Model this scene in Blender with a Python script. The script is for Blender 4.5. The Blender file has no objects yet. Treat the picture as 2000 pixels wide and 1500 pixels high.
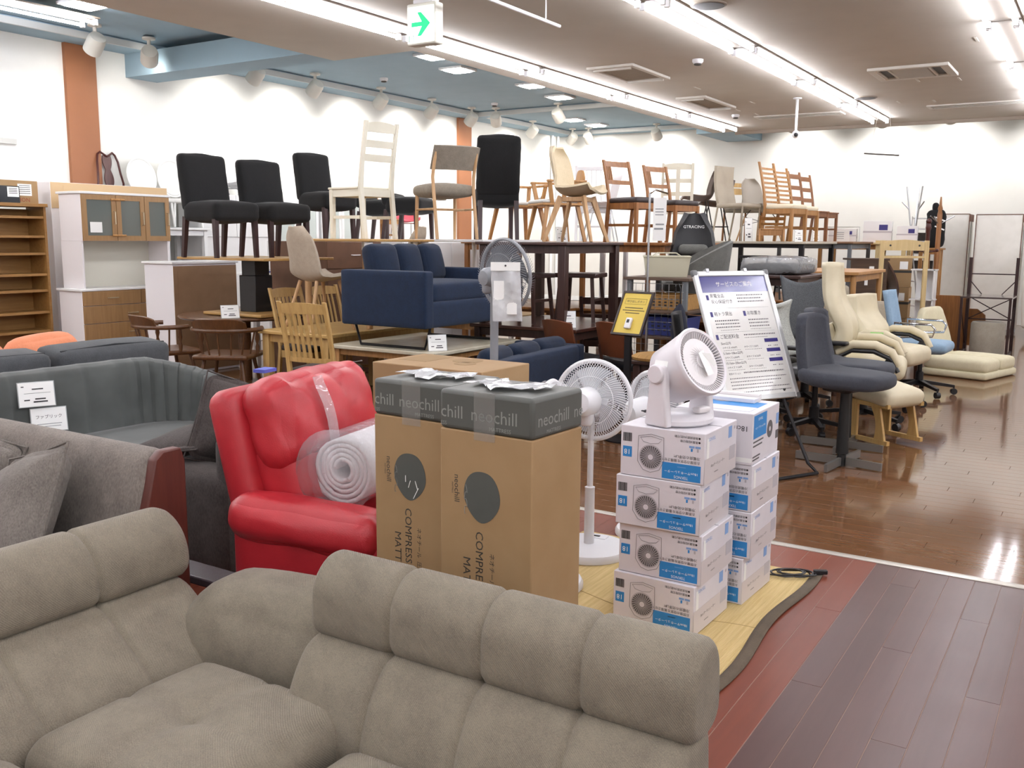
import bpy, math, random
from math import sin, cos, pi, radians as R
from mathutils import Matrix, Vector
random.seed(7)
SC = bpy.context.scene
COL = SC.collection
# ---------------- camera, world, exposure ----------------
cd = bpy.data.cameras.new('camera'); cam = bpy.data.objects.new('camera', cd); COL.objects.link(cam)
cd.sensor_width = 36; cd.lens = 33.116; cd.clip_start = .05; cd.clip_end = 100
cam.matrix_world = Matrix(((0.84552371, -0.08759828, 0.52670315, 0), (0.53388874, 0.12532135, -0.8362161, 0), (0.00724394, 0.98824142, 0.15272991, 1.45), (0, 0, 0, 1)))
SC.camera = cam
wd = bpy.data.worlds.new('world'); SC.world = wd; wd.use_nodes = True
wd.node_tree.nodes['Background'].inputs[0].default_value = (.85, .92, 1, 1); wd.node_tree.nodes['Background'].inputs[1].default_value = .02
SC.view_settings.view_transform = 'Standard'; SC.view_settings.look = 'None'; SC.view_settings.gamma = 1
SC.view_settings.use_curve_mapping = False; SC.view_settings.exposure = 0.12
TUBE_E, DOWN_E, SPOT_W = 37, 110, 80
try:
    SC.cycles.max_bounces = 6; SC.cycles.diffuse_bounces = 4; SC.cycles.glossy_bounces = 3; SC.cycles.transmission_bounces = 4; SC.cycles.sample_clamp_indirect = 4; SC.cycles.caustics_reflective = False; SC.cycles.caustics_refractive = False
except Exception: pass
# ---------------- materials ----------------
def lin(h):
    h = h.lstrip('#'); c = [int(h[i:i+2], 16)/255 for i in (0, 2, 4)]
    return tuple(x/12.92 if x <= .04045 else ((x+.055)/1.055)**2.4 for x in c) + (1,)
MATS = {}
def mat(key, hexc=None, rough=.6, kind='plain', metal=0, hex2=None, scale=1., bump=.2, alpha=1, spec=.5, coat=0):
    if key in MATS: return MATS[key]
    m = bpy.data.materials.new(key); m.use_nodes = True; MATS[key] = m
    nt = m.node_tree; N = nt.nodes; L = nt.links; b = N['Principled BSDF']
    c = lin(hexc); c2 = lin(hex2) if hex2 else tuple(x*.72 for x in c[:3])+(1,)
    b.inputs['Roughness'].default_value = rough; b.inputs['Metallic'].default_value = metal
    b.inputs['Specular IOR Level'].default_value = spec; b.inputs['Base Color'].default_value = c
    if coat: b.inputs['Coat Weight'].default_value = coat; b.inputs['Coat Roughness'].default_value = .1
    tc = N.new('ShaderNodeTexCoord')
    gq = N.new('ShaderNodeNewGeometry') if kind == 'plank' else None
    def tex(t, sc=(1, 1, 1), src='Object', **kw):
        mp = N.new('ShaderNodeMapping'); mp.inputs['Scale'].default_value = sc; L.new(gq.outputs['Position'] if gq else tc.outputs[src], mp.inputs['Vector'])
        n = N.new(t); L.new(mp.outputs[0], n.inputs['Vector'])
        for k, v in kw.items(): n.inputs[k].default_value = v
        return n
    def ramp(src, a, bb, p0=.3, p1=.7):
        r = N.new('ShaderNodeValToRGB'); r.color_ramp.elements[0].color = a; r.color_ramp.elements[1].color = bb
        r.color_ramp.elements[0].position = p0; r.color_ramp.elements[1].position = p1; L.new(src, r.inputs[0]); return r
    def bmp(src, st, dist=.002):
        n = N.new('ShaderNodeBump'); n.inputs['Strength'].default_value = st; n.inputs['Distance'].default_value = dist
        L.new(src, n.inputs['Height']); L.new(n.outputs[0], b.inputs['Normal']); return n
    if kind == 'fabric':
        n = tex('ShaderNodeTexNoise', (scale*14,)*3, Scale=1, Detail=4, Roughness=.7)
        w = tex('ShaderNodeTexNoise', (scale*260, scale*260, scale*90), Scale=1, Detail=2)
        mx = N.new('ShaderNodeMath'); mx.operation = 'ADD'; L.new(n.outputs[0], mx.inputs[0]); L.new(w.outputs[0], mx.inputs[1])
        hf = N.new('ShaderNodeMath'); hf.operation = 'MULTIPLY'; hf.inputs[1].default_value = .5; L.new(mx.outputs[0], hf.inputs[0])
        r = ramp(hf.outputs[0], c2, c, .33, .62); L.new(r.outputs[0], b.inputs['Base Color'])
        bmp(w.outputs[0], bump, .003); b.inputs['Sheen Weight'].default_value = .06
    elif kind == 'rib':
        n = tex('ShaderNodeTexNoise', (9, 9, 9), Scale=1, Detail=5, Roughness=.75)
        n2 = tex('ShaderNodeTexNoise', (420, 420, 420), Scale=1, Detail=1)
        mx = N.new('ShaderNodeMath'); mx.operation = 'ADD'; L.new(n.outputs[0], mx.inputs[0]); L.new(n2.outputs[0], mx.inputs[1])
        hf = N.new('ShaderNodeMath'); hf.operation = 'MULTIPLY'; hf.inputs[1].default_value = .5; L.new(mx.outputs[0], hf.inputs[0])
        r = ramp(hf.outputs[0], c2, c, .36, .6); L.new(r.outputs[0], b.inputs['Base Color'])
        wv = N.new('ShaderNodeTexWave'); wv.inputs['Scale'].default_value = 90*scale; wv.inputs['Distortion'].default_value = .6
        wv.bands_direction = 'DIAGONAL'; L.new(tc.outputs['Object'], wv.inputs['Vector'])
        bmp(wv.outputs['Fac'], bump, .002); b.inputs['Sheen Weight'].default_value = .1
    elif kind == 'wood':
        n = tex('ShaderNodeTexNoise', (scale*2.5, scale*38, scale*38), Scale=1, Detail=5, Roughness=.6, Distortion=.4)
        r = ramp(n.outputs[0], c2, c, .3, .65); L.new(r.outputs[0], b.inputs['Base Color']); bmp(n.outputs[0], bump*.3, .001)
    elif kind == 'woodz':
        n = tex('ShaderNodeTexNoise', (scale*38, scale*38, scale*2.5), Scale=1, Detail=5, Roughness=.6, Distortion=.4)
        r = ramp(n.outputs[0], c2, c, .3, .65); L.new(r.outputs[0], b.inputs['Base Color']); bmp(n.outputs[0], bump*.3, .001)
    elif kind == 'woody':
        n = tex('ShaderNodeTexNoise', (scale*38, scale*2.5, scale*38), Scale=1, Detail=5, Roughness=.6, Distortion=.4)
        r = ramp(n.outputs[0], c2, c, .3, .65); L.new(r.outputs[0], b.inputs['Base Color']); bmp(n.outputs[0], bump*.3, .001)
    elif kind == 'leather':
        n = tex('ShaderNodeTexVoronoi', (220*scale,)*3, Scale=1); n2 = tex('ShaderNodeTexNoise', (5*scale,)*3, Scale=1, Detail=3)
        r = ramp(n2.outputs[0], c2, c, .25, .6); L.new(r.outputs[0], b.inputs['Base Color']); bmp(n.outputs['Distance'], bump, .001)
    elif kind == 'paint':
        n = tex('ShaderNodeTexNoise', (3*scale,)*3, Scale=1, Detail=3); r = ramp(n.outputs[0], c2, c, .2, .7); L.new(r.outputs[0], b.inputs['Base Color'])
        n2 = tex('ShaderNodeTexNoise', (180,)*3, Scale=1, Detail=2); bmp(n2.outputs[0], bump*.4, .001)
    elif kind == 'card':
        n = tex('ShaderNodeTexNoise', (6*scale,)*3, Scale=1, Detail=4); r = ramp(n.outputs[0], c2, c, .25, .6); L.new(r.outputs[0], b.inputs['Base Color'])
    elif kind == 'plank':      # colour differs from piece to piece
        oi = N.new('ShaderNodeObjectInfo'); n = tex('ShaderNodeTexNoise', (scale*2, scale*30, 30) if bump >= 0 else (scale*30, scale*2, 30), Scale=1, Detail=5, Roughness=.65, Distortion=.5)
        ad = N.new('ShaderNodeMath'); ad.operation = 'MULTIPLY_ADD'; ad.inputs[1].default_value = .35; L.new(oi.outputs['Random'], ad.inputs[0]); 
        sb = N.new('ShaderNodeMath'); sb.operation = 'MULTIPLY'; sb.inputs[1].default_value = .65; L.new(n.outputs[0], sb.inputs[0]); L.new(sb.outputs[0], ad.inputs[2])
        r = ramp(ad.outputs[0], c2, c, .25, .72); L.new(r.outputs[0], b.inputs['Base Color'])
        n3 = tex('ShaderNodeTexNoise', (4, 4, 4), Scale=1, Detail=3); rr = N.new('ShaderNodeMapRange'); rr.inputs[3].default_value = rough*.85; rr.inputs[4].default_value = rough*1.15
        L.new(n3.outputs[0], rr.inputs[0]); L.new(rr.outputs[0], b.inputs['Roughness'])
        n4 = tex('ShaderNodeTexNoise', (2.2, 2.2, 2.2), Scale=1, Detail=0)
        if bump >= 0: bmp(n4.outputs[0], .04, .01)
    elif kind == 'boards':     # far floor, boards too small to see
        br = N.new('ShaderNodeTexBrick'); mp = N.new('ShaderNodeMapping'); L.new(tc.outputs['Object'], mp.inputs[0]); L.new(mp.outputs[0], br.inputs['Vector'])
        br.inputs['Scale'].default_value = 1; br.inputs['Brick Width'].default_value = .9; br.inputs['Row Height'].default_value = .1; br.inputs['Mortar Size'].default_value = .0012
        br.inputs['Color1'].default_value = c; br.inputs['Color2'].default_value = c2; br.inputs['Mortar'].default_value = tuple(x*.4 for x in c2[:3])+(1,)
        L.new(br.outputs['Color'], b.inputs['Base Color'])
        n4 = tex('ShaderNodeTexNoise', (2.2, 2.2, 2.2), Scale=1, Detail=1); bmp(n4.outputs[0], .12, .01)
    elif kind == 'straw':
        wv = N.new('ShaderNodeTexWave'); wv.inputs['Scale'].default_value = 60; wv.inputs['Distortion'].default_value = 1.5; wv.inputs['Detail'].default_value = 2
        wv.bands_direction = 'X'; L.new(tc.outputs['Object'], wv.inputs['Vector'])
        n = tex('ShaderNodeTexNoise', (90, 2, 2), Scale=1, Detail=4, Roughness=.7)
        r = ramp(n.outputs[0], c2, c, .3, .65); L.new(r.outputs[0], b.inputs['Base Color']); bmp(wv.outputs['Fac'], .5, .003)
    elif kind == 'mesh':       # woven net
        ck = tex('ShaderNodeTexVoronoi', (160*scale,)*3, Scale=1); r = ramp(ck.outputs['Distance'], c, c2, .3, .6); L.new(r.outputs[0], b.inputs['Base Color']); bmp(ck.outputs['Distance'], .4, .002)
    elif kind == 'film':
        n = tex('ShaderNodeTexVoronoi', (26*scale,)*3, Scale=1); bmp(n.outputs['Distance'], .5, .01)
        b.inputs['Transmission Weight'].default_value = .3
    if kind == 'glass': b.inputs['Transmission Weight'].default_value = 1; b.inputs['IOR'].default_value = 1.1
    if alpha < 1: b.inputs['Alpha'].default_value = alpha
    return m
def emat(key, hexc, st):
    if key in MATS: return MATS[key]
    m = bpy.data.materials.new(key); m.use_nodes = True; MATS[key] = m; b = m.node_tree.nodes['Principled BSDF']
    b.inputs['Base Color'].default_value = lin(hexc); b.inputs['Emission Color'].default_value = lin(hexc); b.inputs['Emission Strength'].default_value = st
    return m
# ---------------- mesh helpers ----------------
def TF(x=0, y=0, z=0, rz=0, rx=0, ry=0, s=1):
    return Matrix.Translation((x, y, z)) @ Matrix.Rotation(R(rz), 4, 'Z') @ Matrix.Rotation(R(ry), 4, 'Y') @ Matrix.Rotation(R(rx), 4, 'X') @ Matrix.Scale(s, 4)
class B:
    def __init__(s): s.v = []; s.f = []
    def add(s, vs, fs, M=None):
        o = len(s.v)
        s.v += [tuple(M @ Vector(p)) if M else tuple(p) for p in vs]; s.f += [tuple(i+o for i in f) for f in fs]; return s
    def box(s, x0, x1, y0, y1, z0, z1, M=None):
        v = [(x, y, z) for x in (x0, x1) for y in (y0, y1) for z in (z0, z1)]
        return s.add(v, [(0, 1, 3, 2), (4, 6, 7, 5), (0, 4, 5, 1), (2, 3, 7, 6), (0, 2, 6, 4), (1, 5, 7, 3)], M)
    def cb(s, c, d, M=None): return s.box(c[0]-d[0]/2, c[0]+d[0]/2, c[1]-d[1]/2, c[1]+d[1]/2, c[2]-d[2]/2, c[2]+d[2]/2, M)
    def loft(s, loops, cap=True, closed=True, M=None, ring=False):
        n = len(loops[0]); v = [p for l in loops for p in l]; f = []
        m = len(loops)
        for i in range(m if ring else m-1):
            a = i*n; b = ((i+1) % m)*n
            for j in range(n if closed else n-1):
                k = (j+1) % n; f.append((a+j, a+k, b+k, b+j))
        if cap and not ring: f.append(tuple(range(n-1, -1, -1))); f.append(tuple(range((m-1)*n, m*n)))
        return s.add(v, f, M)
    def tube(s, pts, r, n=8, closed=False, M=None):
        pts = [Vector(p) for p in pts]; L = []; m = len(pts); rr = r if isinstance(r, (list, tuple)) else [r]*m
        up = None
        for i, p in enumerate(pts):
            a = pts[i-1] if (i or closed) else p; b = pts[(i+1) % m] if (i < m-1 or closed) else p
            t = (b-a).normalized()
            if up is None: up = Vector((0, 0, 1)) if abs(t.z) < .9 else Vector((1, 0, 0))
            x = t.cross(up); x = x.normalized() if x.length > 1e-6 else Vector((1, 0, 0)); y = x.cross(t).normalized(); up = y
            L.append([tuple(p + (x*cos(2*pi*k/n) + y*sin(2*pi*k/n))*rr[i]) for k in range(n)])
        return s.loft(L, True, True, M, closed)
    def cyl(s, p, q, r, r2=None, n=12, M=None): return s.tube([p, q], [r, r if r2 is None else r2], n, False, M)
    def bar(s, p, q, w, d, M=None, w2=None, d2=None, up=(0, 0, 1)):   # square bar
        p = Vector(p); q = Vector(q); t = (q-p).normalized(); u = Vector(up)
        if abs(t.dot(u)) > .95: u = Vector((0, 1, 0))
        x = t.cross(u).normalized(); y = x.cross(t).normalized(); L = []
        for c, a, b in ((p, w, d), (q, w2 or w, d2 or d)): L.append([tuple(c+x*sx*a/2+y*sy*b/2) for sx, sy in ((-1, -1), (1, -1), (1, 1), (-1, 1))])
        return s.loft(L, True, True, M)
    def lathe(s, prof, n=24, M=None):   # prof (r,z)
        L = [[(r*cos(2*pi*k/n), r*sin(2*pi*k/n), z) for k in range(n)] for r, z in prof]
        return s.loft(L, True, True, M)
    def prism(s, poly, t, M=None):      # xy polygon, thickness in z from 0 to t
        return s.loft([[(x, y, 0) for x, y in poly], [(x, y, t) for x, y in poly]], True, True, M)
    def soft(s, hx, hy, hz, r, n=8, M=None, puff=(0, 0, 0), pinch=0):   # rounded, puffed cushion about the origin
        r = min(r, hx, hy, hz); idx = {}; v = []; f = []
        def key(p): return tuple(round(x, 5) for x in p)
        def pt(p):
            k = key(p)
            if k in idx: return idx[k]
            q = Vector((p[0]*hx, p[1]*hy, p[2]*hz)); inn = Vector((max(-hx+r, min(hx-r, q.x)), max(-hy+r, min(hy-r, q.y)), max(-hz+r, min(hz-r, q.z))))
            d = q-inn
            if d.length > 1e-9: q = inn + d.normalized()*r
            x, y, z = p; q.z += puff[2]*z*(1-x*x)*(1-y*y); q.y += puff[1]*y*(1-x*x)*(1-z*z); q.x += puff[0]*x*(1-y*y)*(1-z*z)
            if pinch: q.z *= 1-pinch*max(abs(x), abs(y))**3
            idx[k] = len(v); v.append(tuple(q)); return idx[k]
        us = [math.sin(pi/2*(2*i/n-1)) for i in range(n+1)]
        for ax in range(3):
            for sg in (-1, 1):
                for i in range(n):
                    for j in range(n):
                        q = []
                        for a, b in ((i, j), (i+1, j), (i+1, j+1), (i, j+1)):
                            p = [0, 0, 0]; p[ax] = sg; p[(ax+1) % 3] = us[a]; p[(ax+2) % 3] = us[b]; q.append(pt(p))
                        f.append(tuple(q if sg > 0 else q[::-1]))
        return s.add(v, f, M)
    def grid(s, fn, nu, nv, th=0, M=None):   # fn(u,v)->point ; th adds a second skin along the normal
        P = [[Vector(fn(i/nu, j/nv)) for j in range(nv+1)] for i in range(nu+1)]
        if not th:
            v = [tuple(p) for r in P for p in r]; w = nv+1
            return s.add(v, [(i*w+j, (i+1)*w+j, (i+1)*w+j+1, i*w+j+1) for i in range(nu) for j in range(nv)], M)
        Nn = []
        for i in range(nu+1):
            row = []
            for j in range(nv+1):
                du = P[min(i+1, nu)][j]-P[max(i-1, 0)][j]; dv = P[i][min(j+1, nv)]-P[i][max(j-1, 0)]
                nn = du.cross(dv); row.append(nn.normalized() if nn.length > 1e-9 else Vector((0, 0, 1)))
            Nn.append(row)
        w = nv+1; a = [tuple(P[i][j]+Nn[i][j]*th/2) for i in range(nu+1) for j in range(w)]; b = [tuple(P[i][j]-Nn[i][j]*th/2) for i in range(nu+1) for j in range(w)]
        k = len(a); f = []
        for i in range(nu):
            for j in range(nv):
                q = (i*w+j, (i+1)*w+j, (i+1)*w+j+1, i*w+j+1); f.append(q); f.append(tuple(x+k for x in q[::-1]))
        bd = [(0, j) for j in range(w)] + [(i, nv) for i in range(1, nu+1)] + [(nu, j) for j in range(nv-1, -1, -1)] + [(i, 0) for i in range(nu-1, 0, -1)]
        ids = [i*w+j for i, j in bd]
        for x in range(len(ids)):
            y = ids[(x+1) % len(ids)]; f.append((ids[x], y, y+k, ids[x]+k))
        return s.add(a+b, f, M)
    def build(s, name, m, parent=None, bev=0, seg=2, smooth=True, ang=.7, sub=0, M=None):
        me = bpy.data.meshes.new(name); me.from_pydata(s.v if M is None else [tuple(M @ Vector(p)) for p in s.v], [], s.f); me.validate()
        import bmesh
        bm = bmesh.new(); bm.from_mesh(me); bmesh.ops.recalc_face_normals(bm, faces=bm.faces); bm.to_mesh(me); bm.free()
        if smooth: me.shade_smooth(); me.set_sharp_from_angle(angle=ang)
        if m: me.materials.append(m)
        o = bpy.data.objects.new(name, me); COL.objects.link(o)
        if parent: o.parent = parent
        if sub: md = o.modifiers.new('sub', 'SUBSURF'); md.levels = sub; md.render_levels = sub
        if bev: md = o.modifiers.new('bev', 'BEVEL'); md.width = bev; md.segments = seg; md.limit_method = 'ANGLE'; md.angle_limit = .6
        return o
def tag(o, label=None, cat=None, group=None, kind=None):
    if label: o['label'] = label
    if cat: o['category'] = cat
    if group: o['group'] = group
    if kind: o['kind'] = kind
    return o
def thing(name, label, cat, loc=(0, 0, 0), rz=0, group=None, s=1):
    o = bpy.data.objects.new(name, None); COL.objects.link(o); o.location = loc; o.rotation_euler = (0, 0, R(rz)); o.empty_display_size = .1
    if s != 1: o.scale = (s, s, s)
    return tag(o, label, cat, group)
def copies(o, par=None):
    c = o.copy(); COL.objects.link(c)
    if par is not None: c.parent = par
    for ch in list(o.children): copies(ch, c)
    return c
def dup(root, loc, rz=0, label=None, s=None):
    c = copies(root); c.location = loc; c.rotation_euler = (0, 0, R(rz))
    if label: c['label'] = label
    if s: c.scale = (s, s, s)
    return c
def struct(o): o['kind'] = 'structure'; return o
_TX = {}
def text(s, size, m, parent, M, name='lettering', align='CENTER', sx=1, res=2):
    k = (s, align)
    if k not in _TX:
        cu = bpy.data.curves.new('t', 'FONT'); cu.body = s; cu.size = 1; cu.align_x = align; cu.align_y = 'CENTER'; cu.resolution_u = res; cu.space_line = 1.1
        ob = bpy.data.objects.new('t', cu); COL.objects.link(ob); dg = bpy.context.evaluated_depsgraph_get()
        me = bpy.data.meshes.new_from_object(ob.evaluated_get(dg)); _TX[k] = me; bpy.data.objects.remove(ob)
    me = _TX[k].copy(); me.materials.clear(); me.materials.append(m)
    me.transform(M @ Matrix.Diagonal((size*sx, size, size, 1)))
    o = bpy.data.objects.new(name, me); COL.objects.link(o); o.parent = parent; return o
def flat(M, x0, x1, y0, y1, b, t=.0006): b.box(x0, x1, y0, y1, 0, t, M)   # printed patch on the plane of M
# common materials
white_pl = mat('white_plastic', '#ECECEE', .35); black_pl = mat('black_plastic', '#17171A', .4); ink = mat('black_ink', '#2A2A2C', .6)
paper = mat('white_paper', '#F2F3F0', .5); steel = mat('brushed_steel', '#B9BBBE', .28, metal=1); chrome = mat('chrome', '#D5D7DA', .12, metal=1)
blackm = mat('black_metal', '#1D1B1D', .45, metal=.4); walnut = mat('walnut_wood', '#4A2A1C', .4, 'woodz', hex2='#321A12'); darkleg = mat('dark_brown_leg', '#33191A', .4, 'woodz', hex2='#241012')
oak = mat('oak_wood', '#B98A55', .45, 'woodz', hex2='#9A6E3F'); oakx = mat('oak_wood_x', '#B98A55', .45, 'wood', hex2='#9A6E3F'); pine = mat('pine_wood', '#C9A76C', .4, 'woodz', hex2='#B39057')
beech = mat('beech_wood', '#C9A47A', .45, 'woodz', hex2='#B38D62'); teak = mat('teak_wood', '#94612F', .4, 'woodz', hex2='#774A22'); cream_paint = mat('cream_paint', '#E4E0CF', .5, 'paint', hex2='#DAD5C2')
white_pt = mat('white_lacquer', '#E6E3E4', .35); blackfab = mat('black_fabric', '#0B0B0C', .95, 'fabric', hex2='#050506', bump=.3)
kraft = mat('kraft_card', '#9B7E59', .75, 'card', hex2='#92744E')

# ---------------- room shell ----------------
XL, YB, ZT, ZB, ZC = -10.61, 18.8, 3.4, 3.68, 3.76
wallm = mat('wall_white', '#E4E3DE', .8, 'paint', hex2='#DFDED9'); taupe = mat('ceiling_taupe', '#CCC4B8', .85, 'paint', hex2='#C7BFB3', bump=.1)
blue = mat('ceiling_blue', '#94ACBA', .75, 'paint', hex2='#8EA6B4', bump=.1); orange = mat('pillar_orange', '#96613F', .55, 'paint', hex2='#905C3B', bump=.1)
brownf = mat('brown_board', '#74523A', .085, 'plank', hex2='#664830'); brownfar = mat('brown_boards_far', '#715038', .085, 'boards', hex2='#684A32')
redf = mat('red_board', '#7E3F2A', .36, 'plank', hex2='#6E3523', bump=-1); purpf = mat('purple_board', '#5C423E', .34, 'plank', hex2='#503936', bump=-1)
joint = mat('worn_joint', '#9A7F70', .6, 'paint')
def slab(name, x0, x1, y0, y1, z0, z1, m): return struct(B().box(x0, x1, y0, y1, z0, z1).build(name, m, smooth=False))
fl = slab('floor', -10.7, 5.1, 4.4, 18.9, -.12, -.003, brownfar)
ff = slab('floor_near', -10.7, 5.1, -7.1, 4.4, -.12, -.0012, joint)
slab('wall_left', XL-.1, XL, -7.1, YB+.1, 0, 3.9, wallm); slab('wall_back', XL, 5.1, YB, YB+.1, 0, 3.9, wallm)
slab('wall_right', 5, 5.1, -7.1, YB, 0, 3.9, wallm); slab('wall_front', XL, 5, -7.1, -7, 0, 3.9, wallm)
# boards of the brown floor, nearest ones as pieces
bb = B().box(-.449, .449, -.0492, .0492, -.003, 0).build('board', brownf, fl, bev=.0008, seg=1); bb.location = (-3.1, 4.475, 0)
for r in range(47):
    off = (r*.37) % .9
    for k in range(6):
        if r == 0 and k == 0: continue
        o = bb.copy(); COL.objects.link(o); o.location = (-3.1+off+k*.9, 4.475+r*.1, 0)
pr = B().box(-.0497, .0497, -.909, .909, -.004, 0).build('plank', redf, ff, bev=.001, seg=1)
pp = pr.copy(); pp.data = pr.data.copy(); pp.data.materials[0] = purpf; COL.objects.link(pp)
first = {id(pr): 1, id(pp): 1}
for i in range(46):
    x = -.783 - .05075 + (i-30)*.1015; src = pr if x < -.783 else pp
    off = (i*.69) % 1.82
    for k in range(4):
        y1 = 4.375 - off - (k-1)*1.82; y0 = y1-1.82; y1 = min(y1, 4.375)
        if y1-y0 < .08 or y1 < -.4: continue
        o = src if first.pop(id(src), 0) else src.copy()
        if o is not src: COL.objects.link(o)
        o.location = (x, (y0+y1)/2, 0); o.scale = (1, (y1-y0)/1.82, 1)
struct(B().loft([[(x, y, z) for y, z in ((4.372, -.01), (4.372, .003), (4.385, .007), (4.41, .007), (4.425, .003), (4.425, -.01))] for x in (-10.6, 5)]).build('trim_1', mat('floor_strip', '#C9C4BA', .35, metal=.6)))
# ceilings, coffers and beams
slab('ceiling', -6.43, 5.1, -7.1, 17.1, ZT, 3.9, taupe); slab('ceiling_strip_near', -7.55, -6.43, -7.1, 8.2, ZT, 3.9, taupe)
slab('ceiling_coffer', XL, 5.1, -7.1, YB, ZC, 3.9, blue).location.z = .001
slab('ceiling_border_left', XL, -10.15, -7.1, YB, ZB, ZC, blue); slab('ceiling_border_cross', -10.15, -6.43, 14.85, 15.15, ZB, ZC, blue); slab('ceiling_border_back', -10.15, 5.1, 18.4, YB, ZB, ZC, blue)
slab('beam_1', XL, -7.55, 7.74, 8.2, ZT, ZB, blue); slab('beam_2', -6.75, -6.05, 17.1, YB, ZT, ZB, blue)
band = mat('grey_cornice', '#C6C8C6', .6)
for k, (a, b_, c, d) in enumerate(((-10.15, -10.12, -7, 7.74), (-10.15, -10.12, 8.2, 14.85), (-10.12, -6.9, 14.82, 14.85), (-10.15, -10.12, 15.15, 18.4), (-10.12, -6.8, 18.37, 18.4))): slab('trim_%d' % (10+k), a, b_, c, d, ZB-.012, ZC-.018, band)
for i, (y0, y1) in enumerate(((6.9, 7.3), (14.83, 15.25))): slab('pillar_%d' % (i+1), XL, XL+.05, y0, y1, 0, ZB-.002, orange)
slab('trim_3', -6.0, 5.0, 17.08, 17.14, ZT-.05, ZT+.02, mat('soffit_edge', '#B5A99B', .7))
# ---------------- fluorescent battens ----------------
tubem = emat('lit_tube', '#F4F6FF', TUBE_E); batm = mat('batten_grey', '#7A7066', .6)
def batten():
    t = thing('fluorescent_light', 'x', 'ceiling light', (0, 0, 0), group='fluorescent battens on the ceiling')
    b = B(); b.box(-.15, .15, -1.11, 1.11, 3.382, ZT-.001); b.build('housing', batm, t, bev=.004)
    for sx in (-.11, .11):
        b = B(); b.cyl((sx, -1.06, 3.345), (sx, 1.06, 3.345), .016, n=8); b.build('tube', tubem, t)
        for e in (-1.09, 1.06): B().box(sx-.022, sx+.022, e, e+.03, 3.32, 3.376).build('socket', white_pl, t)
    return t
bt = batten(); used = False
rows = [(-9.3, 'row over the left wall bookcase'), (-5.85, 'left row, over the table edge'), (-3.35, 'middle row'), (-1.0, 'right row'), (1.4, 'row beyond the right edge'), (3.8, 'row by the right wall')]
for x, rn in rows:
    for k in range(10):
        y = 15.3 - k*2.25 + (.0 if x > -9 else 1.25)
        if x < -9 and y > 5.4: continue
        nth = ['farthest', 'second farthest', 'third farthest', 'fourth farthest', 'fifth farthest', 'sixth farthest', 'seventh farthest', 'eighth farthest', 'ninth farthest', 'nearest'][k]
        lb = '%s twin tube ceiling light of the %s' % (nth, rn)
        zz = .3 if x < -9 else 0
        if not used: bt.location = (x, y, zz); bt['label'] = lb; used = True
        else: dup(bt, (x, y, zz), 0, lb)
# ---------------- square downlights ----------------
dlm = emat('lit_panel', '#FFFAF4', DOWN_E)
dl = None
for i, (p, lb) in enumerate([((-8.95, 6.1), 'square downlight in the nearest blue coffer'), ((-7.55, 10.05), 'square downlight just behind the exit sign'), ((-7.85, 11.0), 'second square downlight from the exit sign'),
        ((-7.65, 12.65), 'square downlight in the middle of the blue coffer'), ((-7.87, 13.9), 'square downlight nearest the cross rail of the coffer'), ((-7.3, 15.9), 'far square downlight beside the tube lights'),
        ((-9.1, 16.6), 'far square downlight nearest the left wall'), ((-9.1, 17.6), 'farthest square downlight by the back wall'), ((-9.9, 3.2), 'square downlight of the blue coffer left of the view'), ((-8.3, 3.2), 'added unseen square downlight left of the view, brightening the cupboards'), ((-8.3, .6), 'second added unseen square downlight, at the near end of the coffer')]):  # last two are unseen extras, added to brighten the left cupboards
    if dl is None:
        dl = thing('square_downlight', lb, 'downlight', (p[0], p[1], ZC), group='square downlights in the blue ceiling')
        b = B(); b.box(-.19, .19, -.19, -.15, -.03, 0); b.box(-.19, .19, .15, .19, -.03, 0); b.box(-.19, -.15, -.15, .15, -.03, 0); b.box(.15, .19, -.15, .15, -.03, 0); b.build('frame', white_pl, dl, bev=.003)
        B().soft(.15, .15, .022, .02, 5, TF(0, 0, -.024)).build('diffuser', dlm, dl)
    else: dup(dl, (p[0], p[1], ZC), 0, lb)
# ---------------- track spotlights ----------------
spm = mat('spot_body', '#D8D5CC', .45); lens = emat('spot_lens', '#FFF8F0', 25)
def spot(label, loc, aim, pw):
    t = thing('track_spotlight', label, 'spotlight', loc, group='spotlights washing the walls')
    b = B(); b.lathe([(.075, 0), (.075, -.022), (.05, -.03)], 16); b.build('mount', spm, t)
    b = B(); b.cyl((0, 0, -.03), (0, 0, -.12), .022, n=10); b.box(-.03, .03, -.045, .045, -.14, -.11); b.build('neck', spm, t, bev=.004)
    a = Vector(aim).normalized(); q = Vector((0, 0, 1)).rotation_difference(a).to_matrix().to_4x4()
    M = Matrix.Translation((0, 0, -.2)) @ q
    b = B(); b.lathe([(.045, -.1), (.085, -.09), (.1, -.04), (.1, .115), (.092, .12), (.085, .06), (.03, .055)], 20, M); b.build('head', spm, t)
    B().lathe([(.084, .062), (.084, .07)], 16, M).build('lens', lens, t)
    ld = bpy.data.lights.new('spot_lamp', 'SPOT'); ld.energy = pw; ld.spot_size = R(120); ld.spot_blend = 1; ld.shadow_soft_size = .07; ld.color = (1, .97, .93)
    lo = bpy.data.objects.new('spot_lamp', ld); COL.objects.link(lo); lo.parent = t; lo.matrix_parent_inverse = Matrix()
    lo.matrix_basis = M @ Matrix.Translation((0, 0, .13)) @ Matrix.Rotation(pi, 4, 'X')
    return t
W = SPOT_W
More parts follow.
